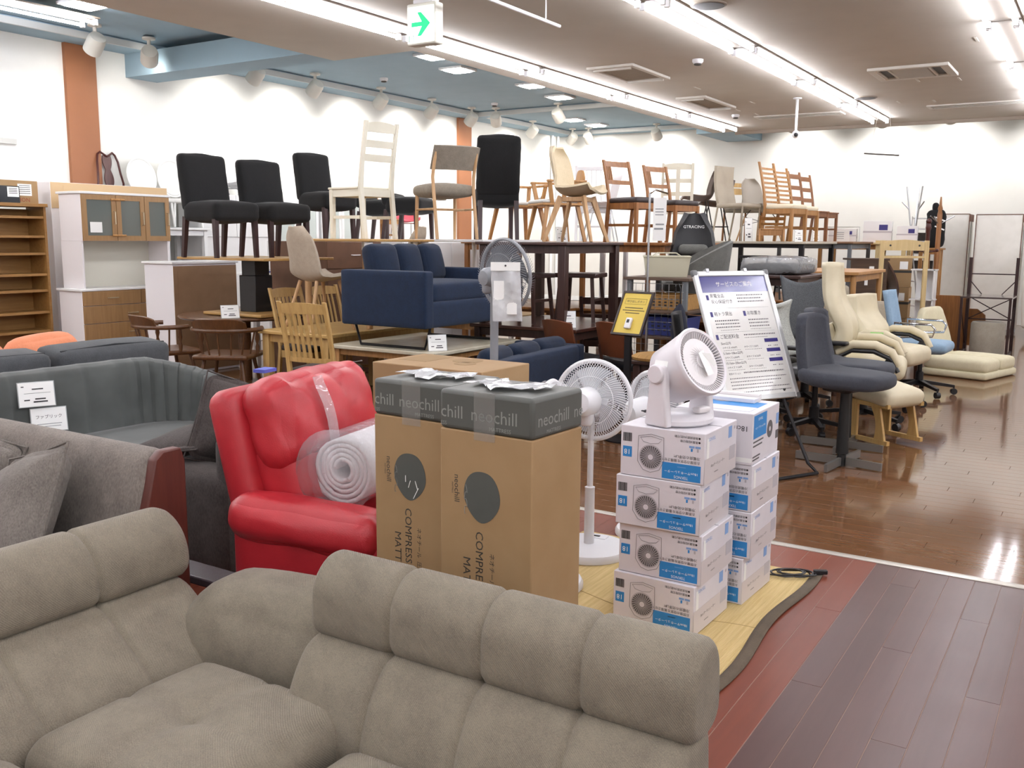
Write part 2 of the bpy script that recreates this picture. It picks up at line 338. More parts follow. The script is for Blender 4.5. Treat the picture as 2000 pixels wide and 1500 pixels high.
for lb, l, a in (('spotlight hanging left of the blue cross beam, nearest', (-9.75, 6.75, ZC), (-1, .15, -.8)), ('spotlight hanging right in front of the blue cross beam', (-9.75, 7.45, ZC-.02), (-1, .7, -.55)),
    ('spotlight half hidden behind the blue cross beam', (-9.75, 9.1, ZC), (-1, 0, -.85)), ('spotlight above the covered black chairs', (-9.85, 10.3, ZC), (-1, .1, -.85)), ('spotlight above the white ladder chair', (-9.85, 11.75, ZC), (-1, .1, -.85)),
    ('spotlight left of the far orange pillar', (-9.88, 13.1, ZC), (-1, .1, -.85)), ('spotlight at the corner of the coffer by the orange pillar', (-9.9, 14.3, ZC), (-1, .2, -.9)), ('spotlight turned along the cross rail above the orange pillar', (-9.55, 14.55, ZC), (-.5, 1, -.8)),
    ('spotlight on the cross rail in mid coffer', (-8.3, 14.6, ZC), (0, 1, -.8)), ('spotlight in the far coffer beside the left wall', (-9.95, 16.5, ZC), (-1, .1, -.85)), ('spotlight in the far corner over the white pipes', (-9.9, 18.05, ZC), (-1, .5, -.8)),
    ('second spotlight in the far corner, facing the back wall', (-9.55, 18.1, ZC), (0, 1, -.8)), ('spotlight over the brown dining chairs', (-8.0, 18.1, ZC), (0, 1, -.85)), ('spotlight behind the security camera', (-5.2, 17.9, ZC), (0, 1, -.85)),
    ('left one of the two spotlights above the empty back wall', (-3.62, 17.9, ZC), (0, 1, -.85)), ('right one of the two spotlights above the empty back wall', (-2.52, 17.9, ZC), (0, 1, -.85)), ('spotlight over the fabric wardrobes', (-.9, 17.9, ZC), (0, 1, -.85)),
    ('spotlight over the back wall, right of the view', (.8, 17.9, ZC), (0, 1, -.85)), ('spotlight of the nearest coffer, left of the view', (-9.8, 4.3, ZC), (-1, .1, -.85))):
    spot(lb, l, a, W*(.12 if l[1] < 8 else .8 if l[1] < 9.5 else 1))
# ---------------- exit sign ----------------
sg = thing('exit_sign', 'hanging illuminated white exit sign with green arrow', 'sign', (-4.51, 5.9, 2.88))
b = B(); b.box(-.135, .135, -.05, .05, 0, .3); b.build('case', mat('sign_case', '#DFDED2', .5), sg, bev=.012)
b = B(); b.box(-.08, .1, -.04, .04, .3, .325); b.cyl((0, 0, .32), (0, 0, .52), .013); b.build('hanger', white_pl, sg)
b = B(); b.box(-.122, .122, -.056, -.049, .015, .272); pf = b.build('panel', emat('sign_panel', '#F4FFFA', 1.6), sg, bev=.003)
MF = TF(0, -.0565, .145, rx=90)
b = B(); b.prism([(-.085, -.016), (.012, -.016), (-.03, -.085), (.005, -.085), (.09, 0), (.005, .085), (-.03, .085), (.012, .016), (-.085, .016)], .0008, MF); b.build('arrow', emat('sign_green', '#00C878', .9), sg)
b = B(); gl = MF @ TF(-.085, -.105, 0)
for x, y0, y1 in ((-.02, -.02, .03), (.02, -.02, .03)): b.box(x-.003, x+.003, y0, y1, 0, .0008, gl)
b.box(-.006, .008, .008, .012, 0, .0008, gl); b.box(-.006, -.002, -.004, .012, 0, .0008, gl); b.box(.01, .02, .026, .03, 0, .0008, gl); b.build('glyph', mat('sign_grey', '#5F9C86', .5), sg)
# ---------------- air conditioning ----------------
gfr = mat('vent_frame', '#D9D4CA', .5); grl = mat('vent_dark', '#3E3832', .6); gfl = mat('vent_filter', '#9A8C7C', .8, 'mesh', hex2='#897C6D')
def ring(b, x0, x1, y0, y1, w, z0, z1):
    b.box(x0, x1, y0, y0+w, z0, z1); b.box(x0, x1, y1-w, y1, z0, z1); b.box(x0, x0+w, y0+w, y1-w, z0, z1); b.box(x1-w, x1, y0+w, y1-w, z0, z1)
def vent(label, x0, x1, y0, y1):
    t = thing('ceiling_vent', label, 'air vent', ((x0+x1)/2, (y0+y1)/2, ZT), group='square ceiling return vents'); hx, hy = (x1-x0)/2, (y1-y0)/2
    b = B(); ring(b, -hx, hx, -hy, hy, .06, -.03, 0); b.build('frame', gfr, t, bev=.004); B().box(-hx+.06, hx-.06, -hy+.06, hy-.06, -.012, -.002).build('filter', gfl, t)
    for y in (-hy+.06, hy-.09): B().box(-hx+.06, hx-.06, y, y+.03, -.05, -.012).build('louver', gfr, t)
vent('square return vent nearer the exit sign', -5.31, -4.72, 9.98, 11.05); vent('square return vent farther along the middle ceiling', -5.32, -4.88, 12.65, 13.9)
t = thing('ceiling_cassette', 'white air conditioner cassette with dark grille', 'air conditioner', (-2.13, 12.03, ZT)); b = B(); ring(b, -.43, .43, -.4, .4, .07, -.035, 0); ring(b, -.36, -.2, -.33, .33, .03, -.03, 0); ring(b, .2, .36, -.33, .33, .03, -.03, 0); b.build('frame', gfr, t, bev=.006)
B().box(-.36, .36, -.33, .33, -.012, -.001).build('backing', grl, t)
for k in range(20): B().box(-.19, .19, -.31+k*.033, -.298+k*.033, -.03, -.012).build('slat', gfr, t)
for i, (x0, x1) in enumerate(((-5.02, -3.68), (-2.47, -1.15))):
    t = thing('slot_diffuser', ['long slot diffuser left of the security camera pole', 'long slot diffuser at the right over the wardrobes'][i], 'air vent', ((x0+x1)/2, 15.3, ZT)); h = (x1-x0)/2
    b = B(); ring(b, -h, h, -.17, .17, .05, -.02, 0); b.box(-h+.05, h-.05, -.02, .02, -.02, 0); b.build('frame', gfr, t); B().box(-h+.05, h-.05, -.12, .12, -.008, -.001).build('opening', grl, t)
for i, p in enumerate(((-3.04, 7.87), (-3.05, 13.9))):
    t = thing('ceiling_speaker', ['round ceiling speaker nearest, above the middle row of tubes', 'round ceiling speaker beyond the middle row of tubes'][i], 'speaker', (p[0], p[1], ZT)); B().lathe([(.15, 0), (.15, -.012), (.135, -.016)], 24).build('rim', mat('spk', '#9A8F82', .6), t); B().lathe([(.133, -.015), (.133, -.019)], 24).build('grille', grl, t)
for i, p in enumerate(((-4.02, 10.15, ZT), (-5.2, 14.8, ZT), (-9.25, 11.1, ZC), (-9.25, 14.05, ZC))):
    t = thing('smoke_detector', ['round smoke detector between the tube rows', 'far smoke detector near the slot diffuser', 'smoke detector on the blue coffer ceiling', 'smoke detector at the far end of the blue coffer'][i], 'detector', p); B().lathe([(.06, 0), (.06, -.025), (.045, -.045)], 18).build('base', white_pl, t); B().lathe([(.04, -.045), (.04, -.06), (.02, -.065)], 14).build('sensor', grl, t)
for i, p in enumerate(((-4.75, 12.0), (-4.55, 13.6), (-5.0, 14.3), (-2.75, 14.6), (-2.3, 14.7), (-1.75, 12.9), (-2.2, 12.75), (-1.3, 10.5), (-1.2, 12.6), (-4.9, 14.9))):
    tag(B().box(p[0]-.012, p[0]+.012, p[1]-.11, p[1]+.11, ZT-.006, ZT-.0005).build('ceiling_strip', gfr), 'short white strip fixed to the taupe ceiling', 'strip', 'small strips on the ceiling')
t = thing('security_camera', 'white dome camera on a long ceiling pole', 'camera', (-3.87, 13.5, ZT)); b = B(); b.lathe([(.06, 0), (.06, -.015), (.02, -.02), (.017, -.44)], 14); b.build('pole', white_pl, t)
b = B(); b.soft(.05, .05, .055, .05, 8, TF(0, 0, -.49)); b.build('housing', white_pl, t); B().soft(.03, .03, .03, .03, 6, TF(.015, -.035, -.5)).build('lens', black_pl, t)
t = thing('wall_camera', 'small dome camera on the left wall by the white pipes', 'camera', (-10.6, 17.9, 2.35)); B().box(0, .05, -.05, .05, -.03, .03).build('bracket', white_pl, t); B().soft(.05, .05, .05, .05, 6, TF(.08, 0, -.03)).build('dome', black_pl, t)
for i, y in enumerate((18.35, 18.6)): tag(B().cyl((-10.56, y, 0), (-10.56, y, ZB-.001), .03).build('wall_pipe', white_pl), ['left of two white vertical pipes in the far corner', 'right of two white vertical pipes in the far corner'][i], 'pipe')
t = thing('hanging_rail', 'thin white rail hung from the ceiling by rods', 'rail', (-4.06, 6.2, 3.2)); B().cyl((0, -1.2, 0), (0, .95, 0), .014).build('bar', white_pl, t)
for y in (-.9, -.1, .72): B().cyl((0, y, 0), (0, y, .2), .006, n=6).build('rod', white_pl, t)
t = thing('hanging_wire_sign_rail', 'dark thin bar hanging on wires near the back wall', 'rail', (-3.0, 14.9, 2.7)); B().cyl((-.28, .2, .05), (.28, -.2, -.03), .012).build('bar', grl, t)
for s in (-1, 1): B().cyl((s*.2, -s*.14, .01-s*.03), (s*.06, 0, .69), .003, n=5).build('wire', gfr, t)
tag(B().box(XL, XL+.03, 5.2, 6.26, 2.46, 2.52).build('wall_strip', mat('strip_grey', '#B9B9B4', .4)), 'grey metal strip on the left wall above the bookcase', 'strip')

# ---------------- foreground: corner sofa ----------------
gre = mat('greige_corduroy', '#857D6D', .9, 'rib', hex2='#6B6356', bump=.35)
def sweep(prof, u0, u1, seams, place, n=60, dent=.011, endr=.07, endl=None, w=.009):
    us = sorted(set([u0+(u1-u0)*i/n for i in range(n+1)] + [s+d*w for s in seams for d in (-2, -1, -.5, 0, .5, 1, 2)] + [u0+endr*k for k in (.02, .08, .2, .4, .7)] + [u1-endr*k for k in (.02, .08, .2, .4, .7)]))
    cx = sum(p[0] for p in prof)/len(prof); cz = sum(p[1] for p in prof)/len(prof); L = []
    for u in us:
        a = sum(dent*math.exp(-((u-s)/w)**2) for s in seams)
        for e, rr in ((u-u0, endl if endl is not None else endr), (u1-u, endr)):
            if rr and e < rr: a += rr - math.sqrt(max(0, rr*rr-(rr-e)**2))
        l = []
        for v, z in prof:
            d = math.hypot(cx-v, cz-z) or 1; k = min(a, d*.92)/d
            l.append(place(u, v+(cx-v)*k, z+(cz-z)*k))
        L.append(l)
    return B().loft(L)
def spl(pts, k=5):   # closed smooth loop through points
    n = len(pts); out = []
    for i in range(n):
        p0, p1, p2, p3 = (Vector(pts[(i+d) % n]) for d in (-1, 0, 1, 2))
        for j in range(k):
            t = j/k; out.append(tuple(.5*((2*p1)+(p2-p0)*t+(2*p0-5*p1+4*p2-p3)*t*t+(3*p1-p0-3*p2+p3)*t**3)))
    return out
sofa = thing('corner_sofa', 'greige corduroy corner sofa with tufted seat, in the foreground', 'sofa', (-1.75, 1.35, 0))
IV = TF(1.75, -1.35, 0)
up = spl([(-.008, .43), (-.022, .5), (-.01, .57), (.045, .622), (.11, .62), (.15, .56), (.15, .44), (.08, .405)])
lo = spl([(-.02, .425), (.06, .43), (.13, .4), (.13, .05), (-.1, .05), (-.14, .2), (-.12, .3), (-.075, .38)])
px = lambda u, v, z: (u, 1.715+v, z)
ss = (-1.425, -1.155, -.895)
sweep(up, -1.69, -.632, ss, px, endr=.028).build('back_roll', gre, sofa, M=IV); sweep(lo, -1.69, -.64, ss, px, endr=.04).build('back_cushion', gre, sofa, M=IV)
py = lambda u, v, z: (-2.33-v, u, z)
upL = spl([(-.02, .43), (-.035, .5), (-.005, .575), (.06, .622), (.13, .615), (.18, .55), (.18, .44), (.1, .405)])
loL = spl([(-.03, .425), (.08, .43), (.15, .4), (.15, .05), (-.2, .05), (-.27, .18), (-.24, .27), (-.13, .36)])
sweep(upL, .3, 1.835, (.9, 1.205, 1.51), py, endr=.06).build('back_roll', gre, sofa, M=IV); sweep(loL, .3, 1.8, (.9, 1.205, 1.51), py, endr=.04).build('back_cushion', gre, sofa, M=IV)
def tuft(hx, hy, hz, r, c, n=26, dp=.028):
    b = B(); b.soft(hx, hy, hz, r, n, None, (0, 0, .03)); v = []
    for x, y, z in b.v:
        if z > 0: z -= dp*.45*(math.exp(-(x/.016)**2)+math.exp(-(y/.016)**2)) + dp*math.exp(-(x*x+y*y)/.004)
        v.append((x+c[0], y+c[1], z+c[2]))
    b.v = v; return b
tuft(.285, .285, .1, .07, (-1.775, 1.385, .195), dp=.022).build('seat_cushion', gre, sofa, M=IV)
tuft(.285, .285, .1, .07, (-1.775, .80, .195), dp=.022).build('seat_cushion', gre, sofa, M=IV)
tuft(.41, .3, .085, .06, (-1.055, 1.31, .155)).build('seat_cushion', gre, sofa, M=IV)
B().soft(.36, .2, .23, .16, 14, TF(-1.93, 1.89, .2, rz=8), (0, 0, .03)).build('corner_cushion', gre, sofa, M=IV)
b = B(); b.box(-2.3, -.66, 1.66, 1.8, .0, .07); b.build('plinth', black_pl, sofa, M=IV); B().box(-2.45, -1.55, .35, 1.62, 0, .1).build('plinth', black_pl, sofa, M=IV)
# ---------------- linen sofa with wooden end plate ----------------
linen = mat('grey_linen', '#827A72', .95, 'fabric', hex2='#615A54', bump=.5, scale=.8); linen2 = mat('grey_linen_cushion', '#7B756E', .95, 'fabric', hex2='#59534E', bump=.6, scale=.8)
ls = thing('linen_sofa', 'grey linen sofa with a dark wooden end plate', 'sofa', (-3.6, 1.75, 0)); IV = TF(3.6, -1.75, 0)
pb = spl([(-.13, .2), (-.09, .5), (-.045, .7), (.0, .758), (.06, .75), (.085, .66), (.09, .3), (.08, .12), (-.1, .12)])
sweep(pb, -4.45, -2.56, (-3.6,), lambda u, v, z: (u, 1.9+v, z), endr=.05).build('backrest', linen, ls, M=IV)
b = B(); b.loft([[(x, 1.85+y, z) for y, z in ((-.05, .1), (-.02, .55), (.03, .74), (.06, .765), (.13, .765), (.145, .72), (.145, .1))] for x in (-2.57, -2.53)]); b.build('end_plate', mat('plate_wood', '#5A2A20', .45, 'woodz', hex2='#48201A'), ls, bev=.006, M=IV)
B().soft(1.0, .26, .1, .06, 10, TF(-3.63, 1.49, .3), (0, 0, .02)).build('seat_cushion', linen, ls, M=IV); B().box(-4.65, -2.6, 1.25, 1.9, .08, .22).build('base', linen, ls, bev=.02, M=IV)
for x in (-4.55, -2.7):
    for y in (1.3, 1.85): B().cyl((x, y, 0), (x, y, .09), .025, .03).build('leg', walnut, ls, M=IV)
def pillow(name, label, cat, m, c, hx, hy, hz, rot, pinch=.75, group=None):
    t = thing(name, label, cat, c, 0, group); b = B(); b.soft(hx, hy, hz, min(hz*.9, .09), 14, None, (0, 0, hz*.25), pinch)
    v = []
    for x, y, z in b.v:   # pulled corners
        k = (abs(x)/hx*abs(y)/hy)**4; v.append((x*(1+.08*k), y*(1+.08*k), z+.01*sin(x*19+y*7)*(1-k)))
    b.v = v; b.build('cover', m, t, M=Matrix.Rotation(R(rot[2]), 4, 'Z') @ Matrix.Rotation(R(rot[1]), 4, 'Y') @ Matrix.Rotation(R(rot[0]), 4, 'X'))
    rim = [(sx*hx*1.04*f1, sy*hy*1.04*f2, 0) for sx, sy, f1, f2 in ((-1, -1, 1, 1), (0, -1, 1, .955), (1, -1, 1, 1), (1, 0, .955, 1), (1, 1, 1, 1), (0, 1, 1, .955), (-1, 1, 1, 1), (-1, 0, .955, 1))]
    B().tube(rim, .005, 6, True).build('piping', m, t, M=Matrix.Rotation(R(rot[2]), 4, 'Z') @ Matrix.Rotation(R(rot[1]), 4, 'Y') @ Matrix.Rotation(R(rot[0]), 4, 'X'))
    return t
pillow('throw_cushion', 'square grey linen cushion leaning on the linen sofa back, whole in view', 'cushion', linen2, (-2.95, 1.66, .53), .215, .225, .075, (64, -16, -6))
pillow('throw_cushion', 'grey linen cushion cut by the left edge, on the linen sofa', 'cushion', linen2, (-3.42, 1.73, .55), .2, .2, .075, (62, 8, 6))
# low dark table between
lt = thing('low_table', 'low dark glossy table between the greige sofa and red recliner', 'table', (-2.5, 2.09, 0)); B().box(-.3, .18, -.06, .05, .27, .3).build('top', mat('dark_gloss', '#4A4044', .25), lt, bev=.006)
for x in (-.26, .15):
    for y in (-.04, .03): B().box(x-.015, x+.015, y-.015, y+.015, 0, .27).build('leg', blackm, lt)
# ---------------- dark brown sofa facing left ----------------
dbr = mat('dark_brown_weave', '#4E4845', .95, 'fabric', hex2='#352F2D', bump=.5, scale=.8)
ds = thing('brown_armchair', 'dark brown woven armchair turned away behind the linen sofa', 'armchair', (-3.3, 3.1, 0))
B().soft(.3, .09, .225, .05, 10, TF(-.02, -.42, .235), (0, .01, .01)).build('arm', dbr, ds); B().soft(.3, .09, .225, .05, 10, TF(-.02, .42, .235), (0, .01, .01)).build('arm', dbr, ds)
B().soft(.11, .5, .315, .06, 12, TF(.27, 0, .32), (.015, 0, 0)).build('backrest', dbr, ds); B().soft(.28, .33, .09, .05, 10, TF(-.06, 0, .33), (0, 0, .02)).build('seat_cushion', dbr, ds); B().box(-.32, .3, -.34, .34, .03, .25).build('base', dbr, ds, bev=.02)
pillow('throw_cushion', 'dark brown cushion standing against the brown armchair back', 'cushion', dbr, (-3.26, 2.87, .61), .19, .19, .07, (80, 20, 62))
pillow('throw_cushion', 'dark brown cushion lying flat on the brown armchair seat', 'cushion', dbr, (-3.52, 2.76, .52), .17, .17, .05, (4, -8, 20))
# ---------------- velvet channel sofa ----------------
vel = mat('grey_velvet', '#4A4E4C', .75, 'leather', hex2='#3B3F3D', bump=.05); vel.node_tree.nodes['Principled BSDF'].inputs['Sheen Weight'].default_value = .2
vs = thing('velvet_sofa', 'dark grey velvet sofa with channel tufted curved back', 'sofa', (-4.2, 2.7, 0)); IV = TF(4.2, -2.7, 0)
path = [(-4.5, 2.1+.1*i) for i in range(11)]; r0 = .42
path += [(-4.5+r0*(1-cos(a)), 3.1+r0*sin(a)) for a in [pi/2*k/12 for k in range(1, 13)]] + [(-4.08+.06*k, 3.52) for k in range(1, 6)]
def vel_fn(u, v):
    f = u*(len(path)-1); i = min(int(f), len(path)-2); t = f-i; x = path[i][0]*(1-t)+path[i+1][0]*t; y = path[i][1]*(1-t)+path[i+1][1]*t
    dx = path[i+1][0]-path[i][0]; dy = path[i+1][1]-path[i][1]; l = math.hypot(dx, dy); nx, ny = dy/l, -dx/l
    s = f*.1; drop = max(0, (f-13)/14)*.14; zt = .8-drop
    ch = abs(math.sin(s/.19*pi)); pr = [(.0, .02), (.0, .5), (.0, zt-.07), (.03, zt-.015), (.08, zt), (.13, zt-.02), (.15, zt-.08), (.16, .5), (.2, .36)]
    g = v*(len(pr)-1); j = min(int(g), len(pr)-2); w = g-j; d = pr[j][0]*(1-w)+pr[j+1][0]*w; z = pr[j][1]*(1-w)+pr[j+1][1]*w
    if v > .45: d += .022*(ch**.5-1)
    return (x+nx*d, y+ny*d, z)
B().grid(vel_fn, 150, 24).build('channel_back', vel, vs, M=IV, ang=2)
B().soft(.4, .66, .1, .05, 12, TF(-3.98, 2.78, .35), (0, 0, .02)).build('seat_cushion', vel, vs, M=IV); B().box(-4.4, -3.6, 2.12, 3.45, .08, .27).build('base', vel, vs, bev=.03, M=IV)
for x in (-4.35, -3.7):
    for y in (2.2, 3.35): B().cyl((x, y, 0), (x, y, .09), .02, .025).build('leg', walnut, vs, M=IV)
def card(name, label, loc, rz, w, h, lines, tilt=20, frame=True, cat='price card', roll=0, stand=True):
    t = thing(name, label, cat, loc, rz); M = TF(0, 0, 0, rx=-tilt, ry=roll)
    B().box(-w/2, w/2, -.001, .001, 0, h, M).build('card', paper, t)
    if frame: B().box(-w/2-.004, w/2+.004, .0012, .0042, -.003, h+.004, M).build('holder', mat('clear_acrylic', '#D8DCDC', .1, alpha=.6), t)
    if stand: B().box(-w/2, w/2, 0, .05, -.003, 0).build('foot', mat('clear_acrylic', '#D8DCDC', .1, alpha=.6), t)
    P_ = M @ TF(0, -.0014, h/2, rx=90)
    for x, y, s, tx in lines: text(tx, s, ink, t, P_ @ TF(x*w, y*h, 0))
    return t
def rules(t, M, rows, m, name='print_line'):
    for x0, x1, y, th in rows: B().box(x0, x1, y, y+th, 0, .0005, M).build(name, m, t)
greyink = mat('grey_ink', '#8F9294', .7)
def pricecard(label, loc, rz, w=.1, h=.09, tilt=18, roll=0, stand=True):
    t = card('price_card', label, loc, rz, w, h, [], tilt, roll=roll, stand=stand); M = TF(0, 0, 0, rx=-tilt, ry=roll) @ TF(0, -.0014, h/2, rx=90)
    rules(t, M, [(-.42*w, -.34*w, .32*h, .04*h), (-.12*w, .2*w, .2*h, .05*h), (-.35*w, .4*w, .05*h, .012*h), (-.36*w, -.2*w, -.25*h, .05*h), (-.05*w, .25*w, -.22*h, .055*h), (-.1*w, .3*w, -.34*h, .06*h)], ink)
    return t
pricecard('upper of two white cards on the velvet sofa back', (-4.31, 2.56, .635), 68, .155, .115, 12, stand=False)
t = card('fabric_card', 'lower white card reading fabric in katakana on the velvet sofa', (-4.285, 2.6, .51), 68, .155, .112, [(0, .12, .02, 'ファブリック')], 12, cat='card', stand=False)
rules(t, TF(0, 0, 0, rx=-12) @ TF(0, -.0014, .056, rx=90), [(-.055, .055, -.022, .003), (-.04, .05, -.034, .003)], greyink)
tapem = mat('clear_tape', '#B9B8B2', .12, alpha=.16)
# ---------------- slate sofa behind ----------------
sl = mat('slate_canvas', '#484B4E', .9, 'fabric', hex2='#393C3F'); slp = mat('dark_piping', '#202327', .8)
sk = thing('slate_sofa', 'slate grey sofa with boxed cushions behind the velvet sofa', 'sofa', (-5.2, 2.8, 0))
for y0, y1, tw in ((-1.1, .3, -1), (.34, 1.1, 1)):
    yc = (y0+y1)/2; q = B().soft(.14, (y1-y0)/2, .23, .05, 10, TF(.02, yc, .57, ry=6), (.02, 0, .015)).build('back_cushion', sl, sk)
    B().tube([(.13, y0+.03, .785), (.135, yc, .8), (.13, y1-.03, .785), (.15, y1-.005, .6)], .006, 6).build('piping', slp, q)
B().box(-.6, .12, -1.1, 1.1, .1, .36).build('base', sl, sk, bev=.03); B().soft(.26, 1.05, .09, .04, 10, TF(-.35, 0, .43)).build('seat_cushion', sl, sk); B().soft(.08, 1.08, .2, .04, 8, TF(.15, 0, .42)).build('back_frame', sl, sk)
for x in (-.5, .08):
    for y in (-1.0, 1.0): B().cyl((x, y, 0), (x, y, .11), .022).build('leg', walnut, sk)
org = mat('salmon_cloth', '#D98A66', .9, 'fabric', hex2='#C97C58')
os_ = thing('salmon_sofa', 'salmon orange sofa with loose back cushions, behind the slate sofa', 'sofa', (-6.12, 3.2, 0))
for i, (y, hy) in enumerate(((.44, .25), (-.22, .38))): B().soft(.11, hy, .17, .1, 10, TF(.1+.02*i, y, .61, ry=-8, rx=4-6*i), (.03, 0, .02)).build('back_cushion', org, os_)
B().soft(.3, .7, .16, .06, 10, TF(-.1, .05, .34)).build('seat', org, os_); B().box(-.4, .2, -.65, .75, 0, .2).build('base', org, os_, bev=.03)
t = thing('grey_cushion', 'grey cushion lying behind the salmon sofa under the bookcase', 'cushion', (-7.3, 3.55, .0)); B().soft(.25, .35, .12, .1, 10, TF(0, 0, .72)).build('cover', sl, t); B().box(-.25, .25, -.4, .4, 0, .62).build('base', sl, t, bev=.03)
# ---------------- red recliner ----------------
red = mat('red_leather', '#B62A33', .4, 'leather', hex2='#A0202A', bump=.25)
rc = thing('red_recliner', 'red leather recliner with clear tape on its headrest', 'recliner', (-2.14, 2.5, 0), 10)
def wrinkle(b, amp, fr, ax=1):
    v = []
    for x, y, z in b.v:
        s = math.sin(y*fr+z*31)*math.sin(z*fr*.7+x*23)+.6*math.sin(y*fr*2.3+x*17)
        v.append((x+amp*s, y+amp*.4*s, z+amp*s))
    b.v = v; return b
hr = wrinkle(B().soft(.1, .315, .165, .085, 24, TF(-.31, .08, .8, ry=-16), (.035, 0, .01)), .006, 34); hr.build('headrest', red, rc)
bk_ = wrinkle(B().soft(.1, .29, .2, .07, 16, TF(-.265, .08, .57, ry=-16), (.03, 0, 0)), .003, 30); bk_.build('back_cushion', red, rc)
B().soft(.07, .34, .33, .06, 12, TF(-.41, .08, .6, ry=-13)).build('back_shell', red, rc)
for y in (-.27, .45):
    a = wrinkle(B().soft(.3, .095, .075, .07, 20, TF(-.1, y, .5, ry=2), (0, .01, .01)), .003, 45); a.build('arm_pad', red, rc); B().soft(.3, .06, .24, .03, 10, TF(-.08, y, .26)).build('side_panel', red, rc)
B().soft(.26, .26, .1, .07, 14, TF(-.02, .08, .36), (0, 0, .03)).build('seat_cushion', red, rc); B().box(-.3, .2, -.2, .38, .05, .3).build('base', red, rc, bev=.02)
tz = [.965-.025*k for k in range(17)]; tx = [max([q[0] for q in hr.v+bk_.v if abs(q[1]+.02) < .06 and abs(q[2]-z) < .035] or [-.3])+.004 for z in tz]
tx = [(tx[max(0, i-1)]+tx[i]+tx[min(16, i+1)])/3+.004 for i in range(17)]
B().grid(lambda u, v: (tx[int(round(u*16))], -.075+.06*v+.05*u, tz[int(round(u*16))]), 16, 2, .001).build('tape_strip', mat('strong_tape', '#E8D9DC', .1, 'film', alpha=.35, scale=1.2), rc)
B().cb((-.42, -.06, .975), (.05, .07, .012)).build('blue_label', mat('blue_tag', '#4A58B0', .5), rc)
# rolled quilt
qt = thing('rolled_quilt', 'white rolled quilt in a clear plastic bag on the red recliner seat', 'quilt', (-2.2, 2.5, .535), 101)
qm = mat('white_batting', '#E9E9EA', .9, 'fabric', hex2='#D5D5D6', bump=.6)
sp = [(((.03+.0175*a/ (2*pi))*cos(a)), ((.03+.0175*a/(2*pi))*sin(a))) for a in [k*.3 for k in range(105)]]
rr = [(x*1.0, z) for x, z in sp]
B().grid(lambda u, v: (-.14+.36*v, rr[min(int(u*104), 104)][0]*(1+.03*sin(u*40)), .125+rr[min(int(u*104), 104)][1]*(1+.03*cos(u*33))), 104, 6, .015).build('roll', qm, qt, ang=2)
fm = mat('plastic_film', '#E8E8EE', .1, 'film', alpha=.3, scale=1.5)
B().lathe([(.15, -.2), (.138, -.15), (.134, -.1), (.134, 0), (.134, .18), (.11, .22), (.03, .24)], 28, TF(0, 0, .126, ry=90)).build('plastic_bag', fm, qt, ang=2)
# ---------------- cartons ----------------
dg = mat('dark_grey_print', '#4E504C', .5, 'card', hex2='#484A46'); lg = mat('light_grey_print', '#868883', .55); dk = mat('dark_print', '#33302B', .6)
def neo(label, loc, rz, w, d, h):
    t = thing('mattress_carton', label, 'box', loc, rz); bh = .11
    B().box(-w/2, w/2, -d/2, d/2, 0, h-bh).build('carton_body', kraft, t, bev=.004)
    q = B(); q.box(-w/2-.0015, w/2+.0015, -d/2-.0015, d/2+.0015, h-bh, h); tp = q.build('top_band', dg, t, bev=.012, seg=3)
    b = B(); b.box(-.035, .035, -d/2-.003, d/2+.003, h, h+.0012); b.build('packing_tape', tapem, tp); B().box(-.035, .035, -d/2-.0032, -d/2-.0018, h-bh-.02, h+.001).build('packing_tape', tapem, tp)
    crump = B(); random.seed(int(w*1000)+len(label)); crump.grid(lambda u, v: (-w*.4+u*w*.75, -.06+v*.11+.03*sin(u*9), h+.004+.012*random.random()), 14, 4, .0008); crump.build('plastic_scrap', mat('shiny_film', '#E6E8EA', .12, 'film', alpha=.8), t)
    F = TF(0, -d/2-.0018, 0, rx=90)
    for x, a in ((.1*w, 'CENTER'), (-.5*w, 'LEFT')):
        s = 'neochill' if a == 'CENTER' else 'chill'; xo = x if a == 'CENTER' else -.49*w
        text(s, .05, lg, tp, F @ TF(xo, h-.062, 0), align=a); text('MATTRESS' if a == 'CENTER' else 'ESS', 0.0155, lg, tp, F @ TF(xo+(.02 if a == 'CENTER' else 0), h-.095, 0), align=a)
    S = TF(w/2+.0018, 0, 0, rz=90, rx=90)
    text('neochill', .05, lg, tp, S @ TF(-.025, h-.062, 0)); text('MATTRESS', .015, lg, tp, S @ TF(-.025, h-.095, 0)); text('ne', .05, lg, tp, S @ TF(.1, h-.062, 0))
    F = TF(0, -d/2-.0006, 0, rx=90); z0 = h-bh
    pts = [(.059*cos(a)*(1+.05*cos(2*a+.6)), .072*sin(a)*(1+.05*sin(3*a))) for a in [2*pi*k/36 for k in range(36)]]
    B().prism(pts, .0004, F @ TF(-.03*w, z0-.175, 0)).build('print_blob', dg, t)
    G = F @ TF(-.03*w-.035, z0-.19, .0006); B().tube([(-.02+.005*sin(k*.9), 0.035-.0055*k+.006*cos(k*1.7), 0) for k in range(15)], .0008, 4, False, G).build('handwriting', lg, t)
    V = lambda x, z: F @ TF(x, z, 0, rz=-90)
    text('neochill', 0.0255, dk, t, V(-.31*w, z0-.165)); text('MATTRESS', 0.007, dk, t, V(-.36*w, z0-.165))
    text('COMPRESSION', .036, dk, t, V(-.06*w, z0-.275), align='LEFT'); text('MATTRESS', .036, dk, t, V(-.2*w, z0-.355), align='LEFT'); text('ネオチール  圧縮マットレス', 0.019, dk, t, V(.08*w, z0-.33), align='LEFT')
    return t
neo('nearer neochill mattress carton, right of the pair behind the sofa', (-1.377, 2.185, .0), -3, .31, .248, 1.04)
tn = neo('left neochill mattress carton with eyes drawn on its grey circle', (-1.706, 2.285, .0), -2, .298, .25, 1.03)
